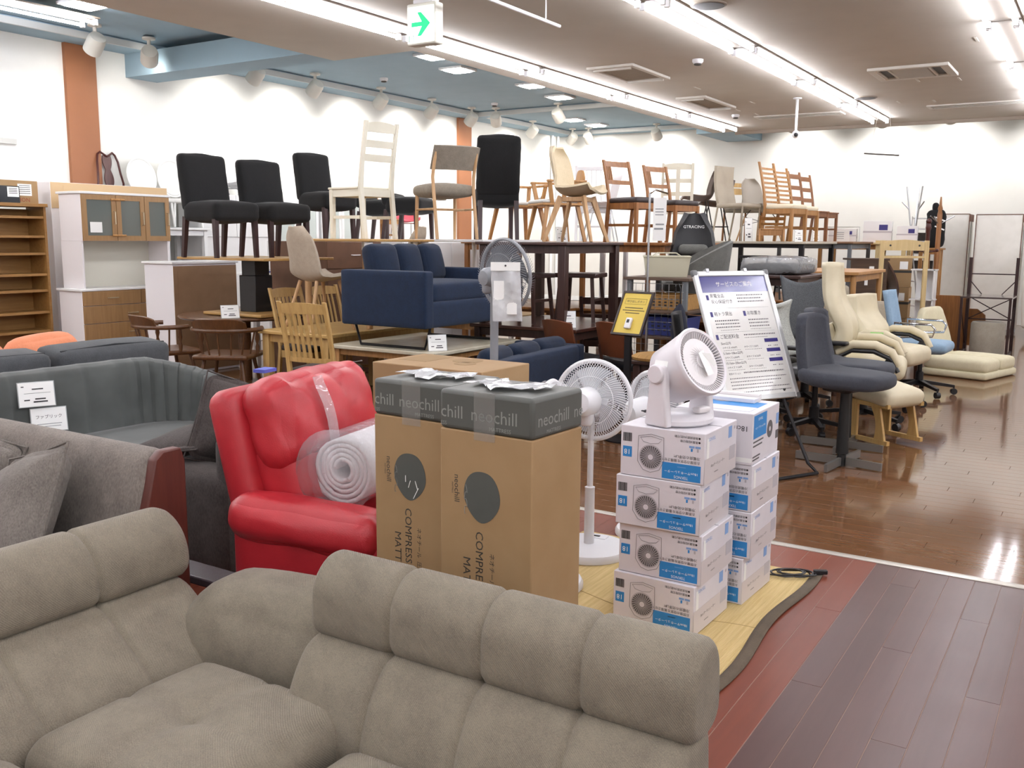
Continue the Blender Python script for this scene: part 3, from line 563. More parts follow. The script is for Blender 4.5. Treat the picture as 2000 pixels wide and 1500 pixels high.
for x, z, l, r in ((-.005, .585, .012, 70), (.022, .585, .014, 110), (.02, .56, .02, 60), (-.02, .6, .01, 90)): B().box(-l, l, -.001, .001, 0, .0012, TF(x-.005, -.1262, z+.135, rx=90) @ Matrix.Rotation(R(r), 4, 'Z')).build('drawn_mark', paper, tn)
kb = thing('kraft_carton', 'plain kraft carton with printed rings on top, behind the mattress cartons', 'box', (-2.46, 3.39, 0), -1)
B().box(-.3, .3, -.185, .185, 0, .9).build('carton_body', kraft, kb, bev=.004); kp = mat('kraft_print', '#8A6F49', .75)
for x, y, r in ((.03, .09, .07), (.08, .0, .05)): B().lathe([(r, 0), (r, .0006)], 28, TF(x, y, .9)).build('print_ring', kp, kb)
B().box(-.26, -.1, -.05, .16, .9, .9006).build('print_panel', kp, kb)
for k in range(4): B().box(.12+k*.035, .145+k*.035, -.1862, -.1852, .845, .862).build('print_icon', dk, kb)
# ---------------- circulator cartons ----------------
bxm = mat('white_carton', '#DEDBE0', .5, 'card', hex2='#D6D3D8'); bl = mat('blue_print', '#2C84C8', .5); blp = mat('pale_blue_print', '#7FA3D4', .5); gp = mat('grey_print', '#5C5A5C', .6); gpl = mat('light_print', '#B9B5BA', .6); bandm = mat('grey_carton_band', '#CDC6C6', .45)
CW, CD, CH = .33, .335, .19
def circ_box():
    t = thing('fan_carton', 'x', 'box', group='stacked circulator fan cartons')
    B().box(-CW/2, CW/2, -CD/2, CD/2, .001, CH-.0005).build('carton_body', bxm, t, bev=.003)
    B().box(-CW/2-.0004, CW/2+.0004, -.0012, .0012, CH-.0003, CH+.0004).build('lid_seam', gp, t)
    B().box(-.05, .09, -.05, .09, CH-.0003, CH+.0003).build('print_top_label', bl, t)
    F = TF(-CW/2, -CD/2-.0004, CH, rx=90); q = lambda u, v: (u*CW, -v*CH)
    def rect(u0, u1, v0, v1, m, nm, Mx=F, W_=CW): B().box(u0*W_, u1*W_, -v1*CH, -v0*CH, 0, .0005, Mx).build(nm, m, t)
    U = lambda u, v: F @ TF(*q(u, v), .0006, rz=180)
    bc = B()
    x = .03
    for k, wd_ in enumerate((2, 1, 1, 3, 1, 2, 1, 1, 2, 3, 1, 1, 2)):
        bc.box(x*CW, (x+wd_*.003)*CW, -.32*CH, -.15*CH, 0, .0005, F); x += wd_*.003+.0035
    tag(bc.build('barcode', ink, t), kind='stuff')
    rect(.03, .14, .42, .63, bl, 'print_badge'); text('18', .027, paper, t, U(.085, .525))
    # drawing of the fan
    cx, cy = .37*CW, -.58*CH; D = F @ TF(cx, cy, .0005)
    B().lathe([(.047, 0), (.047, .0003)], 32, D).build('print_fan_ring', gpl, t); B().lathe([(.042, 0), (.042, .0006)], 32, D).build('print_fan_disc', gp, t)
    sp_ = B()
    for k in range(28):
        a = 2*pi*k/28; sp_.add([(.012*cos(a), .012*sin(a), .0008), (.042*cos(a+.5), .042*sin(a+.5), .0008), (.042*cos(a+.53), .042*sin(a+.53), .0008), (.012*cos(a+.09), .012*sin(a+.09), .0008)], [(0, 1, 2, 3)], D)
    tag(sp_.build('print_fan_rays', bxm, t), kind='stuff'); B().lathe([(.0105, 0), (.0105, .0011)], 20, D).build('print_fan_hub', bxm, t)
    B().tube([(-.05, .075, 0), (-.052, -.02, 0), (-.03, -.05, 0), (0, -.058, 0), (.035, -.045, 0), (.052, -.01, 0), (.05, .078, 0), (0, .086, 0)], .0007, 4, True, D).build('print_outline', gp, t)
    B().tube([(-.042, .07, 0), (0, .078, 0), (.044, .07, 0), (.03, .055, 0), (0, .05, 0), (-.03, .055, 0)], .0006, 4, True, D).build('print_outline', gp, t)
    text('●風量3段階切替', .0105, ink, t, U(.95, .18), align='LEFT'); text('●角度調節(90度)可動', .0105, ink, t, U(.95, .1), align='LEFT')
    rect(.82, .88, .26, .3, blp, 'print_icon'); rect(.89, .95, .26, .3, blp, 'print_icon'); rect(.84, .86, .31, .37, bl, 'print_icon'); rect(.91, .93, .31, .37, gpl, 'print_icon')
    text('冷暖房の効率UP!', .0135, ink, t, U(.95, .49), align='LEFT'); text('お部屋の空気を循環させて', .0125, ink, t, U(.95, .575), align='LEFT')
    rect(.51, .96, .635, .955, bl, 'print_label'); text('18cmサーキュレーター', .0128, paper, t, U(.735, .8)); text('TEKNOS', .0145, paper, t, U(.735, .9)); rect(.69, .79, .69, .71, blp, 'print_line')
    S = TF(CW/2+.0004, -CD/2, CH, rz=90, rx=90)
    rect(.0, 1, .5, .995, bandm, 'print_band', S, CD); rect(.72, .83, .07, .3, blp, 'print_badge', S, CD); rect(.9, .94, .1, .16, gpl, 'print_icon', S, CD)
    text('TEKNOS', .018, blp, t, S @ TF(.2*CD, -.14*CH, .0006, rz=180)); rect(.05, .12, .12, .5, paper, 'sticker', S, CD)
    text('18cmサーキュレーター', .0145, ink, t, S @ TF(.4*CD, -.68*CH, .0008)); rect(.3, .42, .82, .84, gp, 'print_line', S, CD); rect(.77, .95, .48, .76, gpl, 'print_panel', S @ TF(0, 0, .0006), CD)
    return t
cbx = circ_box(); nm4 = ['bottom', 'second from bottom', 'third from bottom', 'topmost']
offs = [(-1.338, 3.298, -1.5), (-1.328, 3.312, 0), (-1.343, 3.3, 1.5), (-1.328, 3.305, 0)]
for k, (x, y, a) in enumerate(offs):
    lb = '%s white fan carton of the front stack%s' % (nm4[k], ', under the white circulator fan' if k == 3 else '')
    if k == 0: cbx.location = (x, y, .009); cbx.rotation_euler.z = R(a); cbx['label'] = lb
    else: dup(cbx, (x, y, k*CH+.009), a, lb)
for k, (x, y, a) in enumerate([(-1.29, 3.695, -2), (-1.272, 3.70, 0), (-1.275, 3.705, -1)]): dup(cbx, (x, y, k*CH+.009), a, '%s white fan carton of the rear stack' % nm4[k])
tb = thing('fan_carton', 'topmost white fan carton of the rear stack, standing turned', 'box', (-1.278, 3.70, 3*CH+.0095), 0, 'stacked circulator fan cartons')
B().box(-.16, .16, -.17, .17, 0, .205).build('carton_body', bxm, tb, bev=.003); S = TF(.1604, -.17, .205, rz=90, rx=90)
def r2(u0, u1, v0, v1, m, nm, Mx=S, W_=.34): B().box(u0*W_, u1*W_, -v1*.205, -v0*.205, 0, .0005, Mx).build(nm, m, tb)
r2(.03, .5, .05, .5, bl, 'print_label'); text('18cmサーキュレーター', .0125, paper, tb, S @ TF(.265*.34, -.3*.205, .0006, rz=180)); text('TEKNOS', .015, paper, tb, S @ TF(.265*.34, -.14*.205, .0006, rz=180))
B().lathe([(.036, 0), (.036, .0006)], 28, S @ TF(.64*.34, -.45*.205, 0)).build('print_fan_disc', gp, tb); B().lathe([(.01, 0), (.01, .0009)], 16, S @ TF(.64*.34, -.45*.205, 0)).build('print_fan_hub', bxm, tb)
r2(.88, .98, .2, .42, blp, 'print_badge'); r2(.88, .98, .55, .72, gp, 'print_code'); r2(.03, .4, .55, .58, gp, 'print_line'); r2(.03, .36, .63, .66, gp, 'print_line'); r2(.03, .3, .84, .87, gp, 'print_line'); r2(.03, .27, .9, .93, gp, 'print_line')
Fb = TF(-.16, -.1704, .205, rx=90); text('18cm', .03, ink, tb, Fb @ TF(.27, -.06, .0003, rz=180)); r2(.2, .5, .86, .95, paper, 'sticker', TF(.0, -.1704, .205, rx=90), .32)
B().box(-.1, .13, -.13, .1, .205, .2055).build('print_top_label', bl, tb); B().box(-.1, .13, -.13, -.03, .2053, .206).build('print_top_panel', bxm, tb); B().lathe([(.05, 0), (.05, .0007)], 24, TF(-.05, .1, .205)).build('print_ring', gpl, tb)
t = thing('carton_flap', 'flat white carton piece lying on top of the rear stack', 'box', (-1.34, 3.79, 3*CH+.2155)); B().box(-.14, .15, -.03, .06, 0, .018).build('sleeve', white_pt, t, bev=.002); B().box(-.14, .15, .03, .06, .018, .03).build('fold', white_pt, t, bev=.002)
# ---------------- circulator fan ----------------
wf = mat('white_fan_plastic', '#DFDCE0', .3); wf2 = mat('white_fan_vane', '#E6E3E4', .4); bladec = mat('fan_blade', '#7E6F6B', .5)
cf = thing('circulator_fan', 'white desk circulator fan tilted up on top of the carton stack', 'fan', (-1.325, 3.295, .7705), 74)
# local front = -Y ; turned so that it blows to +X
B().lathe([(.0, 0), (.115, 0), (.125, .008), (.125, .022), (.11, .034), (.0, .038)], 40, Matrix.Diagonal((1.05, .95, 1, 1))).build('base', wf, cf)
for s in (-1, 1):
    b = B(); b.loft([[(s*.128+.018*c_*(1 if s > 0 else 1), y*w_, z) for c_, y in ((-1, -1), (1, -1), (1, 1), (-1, 1))] for z, w_ in ((.0, .055), (.1, .042), (.19, .036), (.225, .03))]); b.build('support_arm', wf, cf, bev=.01, seg=3)
    B().cyl((s*.145, 0, .195), (s*.158, 0, .195), .037, .034, 28).build('pivot_cap', wf, cf, bev=.003)
HM = TF(0, 0, .195, rx=90-26) # local +z of lathe -> -Y, tilted up
hp = [(.03, -.09), (.085, -.085), (.108, -.06), (.118, .02), (.128, .085), (.132, .1), (.126, .108), (.116, .106), (.112, .09), (.104, .0), (.02, -.02)]
B().lathe(hp, 48, HM).build('shroud', wf, cf, ang=1)
B().lathe([(.098, .03), (.098, .036), (.0, .036)], 40, HM).build('inner_shade_disc', mat('fan_inner_shade', '#40373A', .6), cf)  # dark disc added behind the vanes, its colour standing in for interior shade
B().lathe([(.016, .036), (.028, .085), (.026, .1), (.0, .104)], 24, HM).build('hub', wf2, cf)
v_ = B()
for k in range(24):
    a0 = 2*pi*k/24; pts = []
    for j in range(9):
        r = .026+.062*j/8; a = a0+1.0*(j/8)**1.2; pts.append((r*cos(a), r*sin(a), .098-.01*(j/8)))
    v_.tube(pts, .0015, 4, False, HM)
for k in range(60):
    a = 2*pi*k/60; v_.bar((.09*cos(a), .09*sin(a), .09), (.115*cos(a), .115*sin(a), .102), .0025, .008, HM)
tag(v_.build('guard_vanes', wf2, cf), kind='stuff'); B().lathe([(.086, .085), (.092, .085), (.092, .094), (.086, .094)], 48, HM).build('guard_ring', wf2, cf)
for k in range(5):
    a0 = 2*pi*k/5; B().grid(lambda u, v: ((.025+.068*u)*cos(a0+v*1.0+u*.4), (.025+.068*u)*sin(a0+v*1.0+u*.4), .045+.025*v), 6, 6, .002, HM).build('blade', bladec, cf)
B().add([(-.018, .03, .112), (.016, .04, .112), (.03, -.055, .113), (-.008, -.06, .112)], [(0, 1, 2, 3)], HM).build('hang_tag', paper, cf); B().add([(.0, .03, .113), (.03, .02, .125), (.055, -.02, .118), (.04, -.03, .114)], [(0, 1, 2, 3)], HM).build('hang_tag', paper, cf)
B().box(-.03, .03, -.1265, -.1255, .0, .03, TF(-.0, 0, .195, rz=-90, rx=-15) @ TF(0, 0, -.015)).build('rating_label', paper, cf)
B().soft(.035, .02, .012, .01, 6, TF(.05, -.06, .05)).build('plug_bundle', wf2, cf)
cord = thing('power_cord', 'coiled black power cord on the top front carton', 'cord', (-1.44, 3.35, .776), 0); pts = [(.05*cos(k*.5)+.02*sin(k*.13), .018*sin(k*.5), .008+.006*abs(sin(k*.21))) for k in range(75)]; B().tube(pts, .003, 5).build('cable', black_pl, cord); B().box(.055, .075, -.01, .01, 0, .02).build('cable_tie', blackm, cord)
c2 = thing('extension_lead', 'black extension cord bundle behind the rear carton stack', 'cord', (-1.06, 3.98, .006), 30); B().tube([(.08*cos(k*.45)+.03*sin(k*.2), .04*sin(k*.45), .008+.01*abs(sin(k*.3))) for k in range(60)], .004, 5).build('cable', black_pl, c2); B().cb((.13, .02, .012), (.06, .02, .02)).build('plug', black_pl, c2, bev=.004)
# ---------------- straw mat ----------------
sm = thing('straw_mat', 'woven straw mat with brown cloth border under the fans', 'mat', (-1.85, 3.45, 0)); stw = mat('straw', '#D9C088', .8, 'straw', hex2='#BFA468')
wav = lambda x, y: .004+.0025*sin(y*7+x)+.002*sin(x*5)
B().grid(lambda u, v: (-.27+1.13*u, -.7+1.31*v, wav(-.27+1.13*u, -.7+1.31*v)+.002), 30, 30, .004).build('weave', stw, sm, ang=2)
edge = lambda v: .86+.015*sin(v*9)
B().grid(lambda u, v: (edge(v)-.012+.047*u, -.72+1.35*v, wav(.86, -.7+1.31*v)+.004), 3, 30, .004).build('cloth_border', mat('brown_binding', '#5E5140', .9, 'fabric', hex2='#4A3F31'), sm, ang=2)
B().grid(lambda u, v: (-.27+1.12*u, -.16+.05*sin(u*8)+.004*v, wav(-.27+1.12*u, -.16)+.0048), 30, 1, .001).build('stitch_seam', mat('seam', '#9C8350', .9), sm)
# ---------------- white pedestal fans ----------------
def pfan(label, loc, rz, hz_, m, tilt=-4, r=.175, base=True, mg=None, fwd=0, poleR=.014, baseR=.19):
    t = thing('pedestal_fan', label, 'fan', loc, rz); mg = mg or m
    if base:
        B().lathe([(0, 0), (baseR, 0), (baseR, .018), (baseR*.95, .032), (baseR*.4, .04), (0, .045)], 40).build('base', m, t)
        B().box(-.05, .05, -baseR*.75, -baseR*.45, .036, .042).build('control_panel', mg, t); B().cb((0, -baseR*.6, .043), (.03, .015, .003)).build('display', ink, t)
    B().lathe([(poleR*1.7, .03), (poleR*1.6, .3), (poleR*1.7, .31), (poleR, .315), (poleR, hz_-.05)], 16).build('pole', m, t)
    H = TF(0, -fwd, hz_, rx=90+tilt)
    B().lathe([(0, -.17), (.045, -.165), (.062, -.14), (.065, -.05), (.05, -.02), (.02, .0)], 24, H).build('motor_housing', m, t)
    B().soft(.03, .03, .05, .025, 6, TF(0, .06, hz_-.06)).build('tilt_joint', m, t)
    g = B(); nn = 84
    for k in range(nn):
        a = 2*pi*k/nn
        for zz, tw, dep in ((-.012, .35, -.03), (.055, -.35, .03)):
            g.tube([((.05+(r-.05)*j/6)*cos(a+tw*j/6), (.05+(r-.05)*j/6)*sin(a+tw*j/6), zz+dep*(1-(j/6)**2)*.8-(.0 if j < 6 else 0)) for j in range(7)], .0013, 3, False, H)
    tag(g.build('wire_guard', m, t), kind='stuff')
    B().tube([(r*cos(2*pi*k/48), r*sin(2*pi*k/48), .02) for k in range(48)], .011, 8, True, H).build('guard_rim', m, t)
    for zz in (-.03, .075): B().tube([(r*.62*cos(2*pi*k/40), r*.62*sin(2*pi*k/40), zz-.005 if zz > 0 else zz+.005) for k in range(40)], .002, 5, True, H).build('guard_hoop', m, t)
    B().lathe([(.05, .08), (.05, .088), (.0, .092)], 24, H).build('guard_badge', m, t); B().lathe([(.03, .0), (.032, .05), (0, .055)], 20, H).build('hub', mg, t)
    for k in range(5):
        a0 = 2*pi*k/5; B().grid(lambda u, v: ((.03+(r*.85-.03)*u)*cos(a0+(v-.5)*(.7+.5*u)+u*.3), (.03+(r*.85-.03)*u)*sin(a0+(v-.5)*(.7+.5*u)+u*.3), .005+.035*v), 6, 5, .002, H).build('blade', mat('clear_blade', '#D9DDE2', .2, alpha=.55) if mg is m else mg, t)
    return t
wfan = mat('fan_white', '#E4E5E8', .3)
pfan('white pedestal fan whose guard shows right of the mattress cartons', (-1.94, 3.76, .012), 188, .715, wfan, 4, r=.178)
pfan('white pedestal fan half hidden behind the mattress cartons', (-1.9, 3.28, .012), 100, .70, wfan, 0, r=.165, baseR=.165)
pfan('white pedestal fan behind the circulator carton stack', (-1.83, 4.2, .002), 160, .64, wfan, -6, r=.17, baseR=.17)
gf = mat('fan_grey', '#8A8D92', .35); gb = mat('fan_grey_blade', '#6F737A', .25, alpha=.75)

# ---------------- chair makers (front = -Y, origin on the floor) ----------------
def Zs(p, z): return (p[0], p[1], z)
def parsons(label, loc, rz, cover=None, leg=None, h=.94, w=.45, d=.46, tagc=True, skirt=.33, g=None):
    t = thing('slipcover_chair', label, 'chair', loc, rz, g); cover = cover or blackfab; leg = leg or darkleg
    wrinkle(B().soft(w/2, d/2, .085, .05, 12, TF(0, -.02, skirt+.085), (0, 0, .025)), .002, 30).build('seat', cover, t)
    bh = (h-.42)/2
    wrinkle(B().soft(w/2, .05, bh, .04, 14, TF(0, d/2-.02, .42+bh, rx=-8), (0, .015, .012)), .003, 26).build('backrest', cover, t)
    for sx in (-1, 1):
        B().bar((sx*(w/2-.03), -d/2+.03, 0), (sx*(w/2-.035), -d/2+.04, skirt+.04), .035, .035, None, .045, .045).build('leg', leg, t)
        B().bar((sx*(w/2-.03), d/2+.02, 0), (sx*(w/2-.035), d/2-.03, skirt+.04), .035, .035, None, .045, .045).build('leg', leg, t)
    if tagc: B().cb((-w/2+.045, d/2+.04, h-.02), (.05, .004, .045)).build('hang_tag', paper, t)
    return t
def ladder(label, loc, rz, m, seatm=None, w=.42, d=.42, sh=.45, h=1.0, slats=(), post=.035, lean=.1, curve=.0, spind=None, stretch=True, seat='board', name='ladder_back_chair', topcurve=.0, g=None):
    t = thing(name, label, 'chair', loc, rz, g); x = w/2-post/2; yb = d/2-post/2
    def yp(z): return yb + (lean*((z-sh)/(h-sh))**1.3 if z > sh else 0) + (.05*(1-z/sh) if z < sh else 0)
    for s in (-1, 1):
        zs = [0, sh*.5, sh, sh+(h-sh)*.33, sh+(h-sh)*.66, h]
        b = B(); b.loft([[(s*x+a*post/2, yp(z)+c*post*.5*(.75 if z > sh else 1), z) for a, c in ((-1, -1), (1, -1), (1, 1), (-1, 1))] for z in zs]); b.build('rear_post', m, t, bev=.004)
        B().bar((s*x, -d/2+post/2, 0), (s*x, -d/2+post/2, sh-.02), post, post, None, post*1.1, post*1.1).build('front_leg', m, t, bev=.003)
        if stretch: B().bar((s*x, -d/2+post, sh*.42), (s*x, yb-.01, sh*.42), .018, .028).build('stretcher', m, t)
    if stretch: B().bar((-x, 0, sh*.42), (x, 0, sh*.42), .018, .025).build('stretcher', m, t)
    for sg, yy in ((0, -d/2+post/2), (1, yb)): B().box(-x, x, yy-.011, yy+.011, sh-.085, sh-.02).build('seat_rail', m, t)
    for s in (-1, 1): B().box(s*x-.011, s*x+.011, -d/2+post, yb-post/2, sh-.085, sh-.02).build('seat_rail', m, t)
    if seat == 'board': B().box(-w/2-.005, w/2+.005, -d/2-.015, d/2-post-.004, sh-.02, sh).build('seat', seatm or m, t, bev=.006)
    else: B().soft(w/2, d/2-.015, .032, .028, 8, TF(0, -.012, sh+.005), (0, 0, .012)).build('seat', seatm or m, t)
    for sl_ in slats:
        z, hh = sl_[0], sl_[1]; tc = sl_[2] if len(sl_) > 2 else 0
        b = B(); n = 8; L = []
        for k in range(n+1):
            u = -1+2*k/n; xx = u*(x-post*.3); cy = curve*(1-u*u); zt = hh+tc*(1-u*u)
            L.append([(xx, yp(z)-.008+cy, z), (xx, yp(z)+.008+cy, z), (xx, yp(z+hh)+.008+cy, z+zt), (xx, yp(z+hh)-.008+cy, z+zt)])
        b.loft(L); b.build('slat', m, t)
    if spind:
        z0, z1, xs, sw = spind
        for xx in xs:
            n = 6; L = []
            for k in range(n+1):
                z = z0+(z1-z0)*k/n; cy = curve*(1-(xx/x)**2)-.03*curve
                L.append([(xx-sw/2, yp(z)+cy-.006, z), (xx+sw/2, yp(z)+cy-.006, z), (xx+sw/2, yp(z)+cy+.006, z), (xx-sw/2, yp(z)+cy+.006, z)])
            B().loft(L).build('spindle', m, t)
    return t
def crv(pts, u):
    n = len(pts)-1; f = u*n; i = min(int(f), n-1); t = f-i
    p0, p1, p2, p3 = (pts[max(0, min(n, i+d))] for d in (-1, 0, 1, 2))
    return tuple(.5*((2*b)+(c-a)*t+(2*a-5*b+4*c-d)*t*t+(3*b-a-3*c+d)*t**3) for a, b, c, d in zip(p0, p1, p2, p3))
def shell(label, loc, rz, m, legm, legs='dowel', sh=.44, back=.40, wtop=.17, th=.012, up=.06, name='shell_chair', cat='chair', wmid=.235, g=None, pad=None):
    t = thing(name, label, cat, loc, rz, g); k = back/.4
    prof = [(-.235, sh-.005), (-.2, sh+.012), (-.08, sh-.008), (.06, sh-.018), (.15, sh+.02), (.195, sh+.12*k), (.225, sh+.24*k), (.25, sh+.33*k), (.262, sh+.4*k)]
    wid = [.17, .215, wmid, wmid+.005, wmid, wmid-.012, (wmid+wtop)/2+.01, wtop+.018, wtop*.55]
    def fn(u, v):
        y, z = crv(prof, u); w = crv([(a,) for a in wid], u)[0]; q = 2*v-1; e = q*q*up
        bk = max(0, min(1, (u-.4)/.25))
        return (w*q, y - e*1.2*bk, z + e*(1-bk)*(1 if u > .12 else .3))
    B().grid(fn, 28, 14, th).build('shell', m, t, ang=1.2)
    if pad: B().soft(.19, .19, .025, .02, 8, TF(0, -.04, sh+.012)).build('seat_pad', pad, t)
    if legs == 'dowel':
        for sx in (-1, 1):
            for sy in (-1, 1): B().cyl((sx*.21, sy*.2+(.03 if sy > 0 else 0), 0), (sx*.13, sy*.11, sh-.02), .011, .017, 10).build('leg', legm, t)
    elif legs == 'splay':
        B().box(-.12, .12, -.12, .12, sh-.075, sh-.035).build('seat_plate', legm, t, bev=.004)
        for sx in (-1, 1):
            for sy in (-1, 1): B().bar((sx*.23, sy*.23, 0), (sx*.12, sy*.11, sh-.03), .022, .03, None, .03, .055, (sx, sy, 0)).build('leg', legm, t, bev=.004)
    elif legs == 'wire':
        for sx in (-1, 1):
            B().tube([(sx*.2, .2, 0), (sx*.17, .12, sh-.05), (sx*.16, .08, sh-.03), (sx*.16, -.08, sh-.03), (sx*.17, -.12, sh-.05), (sx*.2, -.2, 0)], .008, 8).build('leg_frame', legm, t)
        B().tube([(-.17, -.1, sh-.035), (.17, -.1, sh-.035)], .007, 6).build('cross_bar', legm, t)
    elif legs == 'eames':
        for sx in (-1, 1):
            for sy in (-1, 1):
                B().cyl((sx*.22, sy*.21, 0), (sx*.15, sy*.13, sh-.1), .01, .015, 10).build('leg', legm, t); B().cyl((sx*.15, sy*.13, sh-.1), (sx*.1, sy*.08, sh-.01), .006, None, 6).build('bracket', blackm, t)
        for sx in (-1, 1):
            for a, b_ in (((-.17, -.15), (.17, .15)), ((-.17, .15), (.17, -.15))):
                if sx > 0: B().cyl((a[0], a[1], sh-.22), (b_[0], b_[1], sh-.1), .004, None, 6).build('brace', blackm, t)
                else: B().cyl((a[0], a[1], sh-.1), (b_[0], b_[1], sh-.22), .004, None, 6).build('brace', blackm, t)
    elif legs == 'bar':
        for sx in (-1, 1):
            for sy in (-1, 1): B().cyl((sx*.21, sy*.21, 0), (sx*.12, sy*.1, sh-.015), .008, None, 8).build('leg', legm, t)
            B().cyl((sx*.18, -.17, .22), (sx*.18, .17, .22), .007, None, 6).build('stretcher', legm, t)
        for sy in (-1, 1): B().cyl((-.18, sy*.17, .22), (.18, sy*.17, .22), .007, None, 6).build('stretcher', legm, t)
    return t
def table(label, x0, x1, y0, y1, z0, z, topm, legm, th=.03, leg='sq', lw=.055, apron=.07, inset=.03, name='dining_table', cat='table', shape='rect', tier=None):
    cx, cy = (x0+x1)/2, (y0+y1)/2; t = thing(name, label, cat, (cx, cy, z0)); hx, hy, h = (x1-x0)/2, (y1-y0)/2, z-z0
    if shape == 'round': B().lathe([(0, h-th), (hx-.02, h-th), (hx, h-th*.5), (hx-.008, h), (0, h)], 48, Matrix.Diagonal((1, hy/hx, 1, 1))).build('top', topm, t)
    else: B().box(-hx, hx, -hy, hy, h-th, h).build('top', topm, t, bev=min(.006, th*.3))
    if leg == 'ped':
        B().cyl((0, 0, .03), (0, 0, h-th), .06, None, 20).build('column', legm, t); B().lathe([(0, 0), (.28, 0), (.28, .02), (.07, .045), (0, .05)], 32).build('base', legm, t); return t
    for sx in (-1, 1):
        for sy in (-1, 1):
            px_, py_ = sx*(hx-inset-lw/2), sy*(hy-inset-lw/2)
            if leg == 'sq': B().box(px_-lw/2, px_+lw/2, py_-lw/2, py_+lw/2, 0, h-th).build('leg', legm, t, bev=.004)
            elif leg == 'taper': B().bar((px_+sx*.01, py_+sy*.01, 0), (px_, py_, h-th), lw*.6, lw*.6, None, lw, lw).build('leg', legm, t, bev=.003)
            elif leg == 'round': B().cyl((px_, py_, 0), (px_, py_, h-th), lw*.4, lw*.5, 14).build('leg', legm, t)
    if apron:
        ay, ax = hy-inset-lw/2, hx-inset-lw/2
        for s in (-1, 1): B().box(-ax+lw/2, ax-lw/2, s*ay-.011, s*ay+.011, h-th-apron, h-th).build('apron', legm, t); B().box(s*ax-.011, s*ax+.011, -ay+lw/2, ay-lw/2, h-th-apron, h-th).build('apron', legm, t)
    if tier: B().box(-hx+inset, hx-inset, -hy+inset, hy-inset, tier-.02, tier).build('shelf', topm, t)
    return t
def cabinet(label, x0, x1, y0, y1, z0, z1, m, face='x', fm=None, doors=(), name='cabinet', knob=None, cat='cabinet', top=None, gl=None):
    """box furniture whose front looks to +X ('x'), -Y ('y') or -X ('-x'); doors = (a0,a1,b0,b1,kind) as fractions of the front"""
    t = thing(name, label, cat, ((x0+x1)/2, (y0+y1)/2, z0)); hx, hy, h = (x1-x0)/2, (y1-y0)/2, z1-z0
    B().box(-hx, hx, -hy, hy, 0, h).build('body', m, t, bev=.004)
    if top: B().box(-hx-.02, hx+.02, -hy-.02, hy+.02, h, h+.025).build('top', top, t, bev=.004)
    if face == 'x': F = TF(hx, -hy, 0, rz=90, rx=90); W_ = 2*hy
    elif face == '-x': F = TF(-hx, hy, 0, rz=-90, rx=90); W_ = 2*hy
    else: F = TF(-hx, -hy, 0, rx=90); W_ = 2*hx
    for a0, a1, b0, b1, kd in doors:
        X0, X1, Y0, Y1 = a0*W_+.003, a1*W_-.003, b0*h+.003, b1*h-.003
        if kd in ('glass',):
            dr = B(); r_ = .055; dr.box(X0, X1, Y0, Y0+r_, 0, .018, F); dr.box(X0, X1, Y1-r_, Y1, 0, .018, F); dr.box(X0, X0+r_, Y0+r_, Y1-r_, 0, .018, F); dr.box(X1-r_, X1, Y0+r_, Y1-r_, 0, .018, F); q = dr.build('door', fm, t); B().box(X0+r_, X1-r_, Y0+r_, Y1-r_, .004, .01, F).build('pane', gl or mat('cabinet_glass', '#6A706C', .08, spec=.8), q)
        elif kd == 'panel': q = B().box(X0, X1, Y0, Y1, 0, .004+.012*a0, F).build('back_panel', fm, t)
        elif kd == 'niche': q = B().box(X0, X1, Y0, Y1, -.01, .002, F).build('niche', fm, t)
        else: q = B().box(X0, X1, Y0, Y1, 0, .018, F).build('drawer' if kd == 'drawer' else 'door', fm, t, bev=.003)
        if knob and kd in ('drawer', 'door', 'glass', 'doorL'):
            xc = (X0+X1)/2; yc = (Y0+Y1)/2
            if kd == 'drawer': B().tube([(xc-.06, yc, .018), (xc-.055, yc, .04), (xc+.055, yc, .04), (xc+.06, yc, .018)], .006, 6, False, F).build('handle', knob, q)
            else:
                xk = X1-.028 if kd != 'doorL' else X0+.028; B().tube([(xk, yc-.07, .018), (xk, yc-.065, .04), (xk, yc+.065, .04), (xk, yc+.07, .018)], .006, 6, False, F).build('handle', knob, q)
    return t
# ---------------- wall cupboards at the left ----------------
cupw = mat('cupboard_white', '#EAE5E6', .4); cupo = mat('cupboard_oak', '#A07C52', .45, 'woodz', hex2='#8F6C44'); whg = mat('white_gloss', '#E8E8E8', .2)
brass = mat('pale_metal', '#CFC2A8', .3, metal=.8); shelfm = mat('bookcase_oak', '#98713F', .5, 'woody', hex2='#866032')
uc = cabinet('white cupboard upper with glazed oak doors, on the oak drawer unit', -9.5, -9.12, 6.03, 7.12, 1.39, 1.88, cupw, 'x', cupo, ((0, .375, 0, 1, 'glass'), (.375, .7, 0, 1, 'glass'), (.7, 1, 0, 1, 'glass')), 'cupboard', brass, top=whg)
for y in (6.03, 7.1): B().box(-.19, .17, y-6.575-.002, y-6.575+.018, -.5, 0).build('side_panel', cupw, uc)
B().box(-.19, -.17, -.545, .545, -.5, 0).build('back_board', mat('cupboard_cream', '#D9D6C8', .5), uc)
for zc, hc in ((.44, .45), (.06, .05)): B().tube([(.212, -.2, zc), (.222, -.15, zc), (.222, -.09, zc), (.212, -.04, zc)], .012, 6).build('child_lock', oak, uc)
B().box(.209, .211, -.46, -.32, .09, .2).build('price_sticker', paper, uc)
cabinet('white cupboard base with oak drawers and bar handles', -9.5, -9.1, 5.97, 7.15, 0, .865, cupw, 'x', cupo, ((0, .6, .82, 1, 'drawer'), (.6, 1, .82, 1, 'drawer'), (0, 1, .6, .82, 'drawer'), (0, 1, .35, .6, 'drawer'), (0, .5, 0, .35, 'door'), (.5, 1, 0, .35, 'doorL')), 'drawer_unit', brass, top=whg)
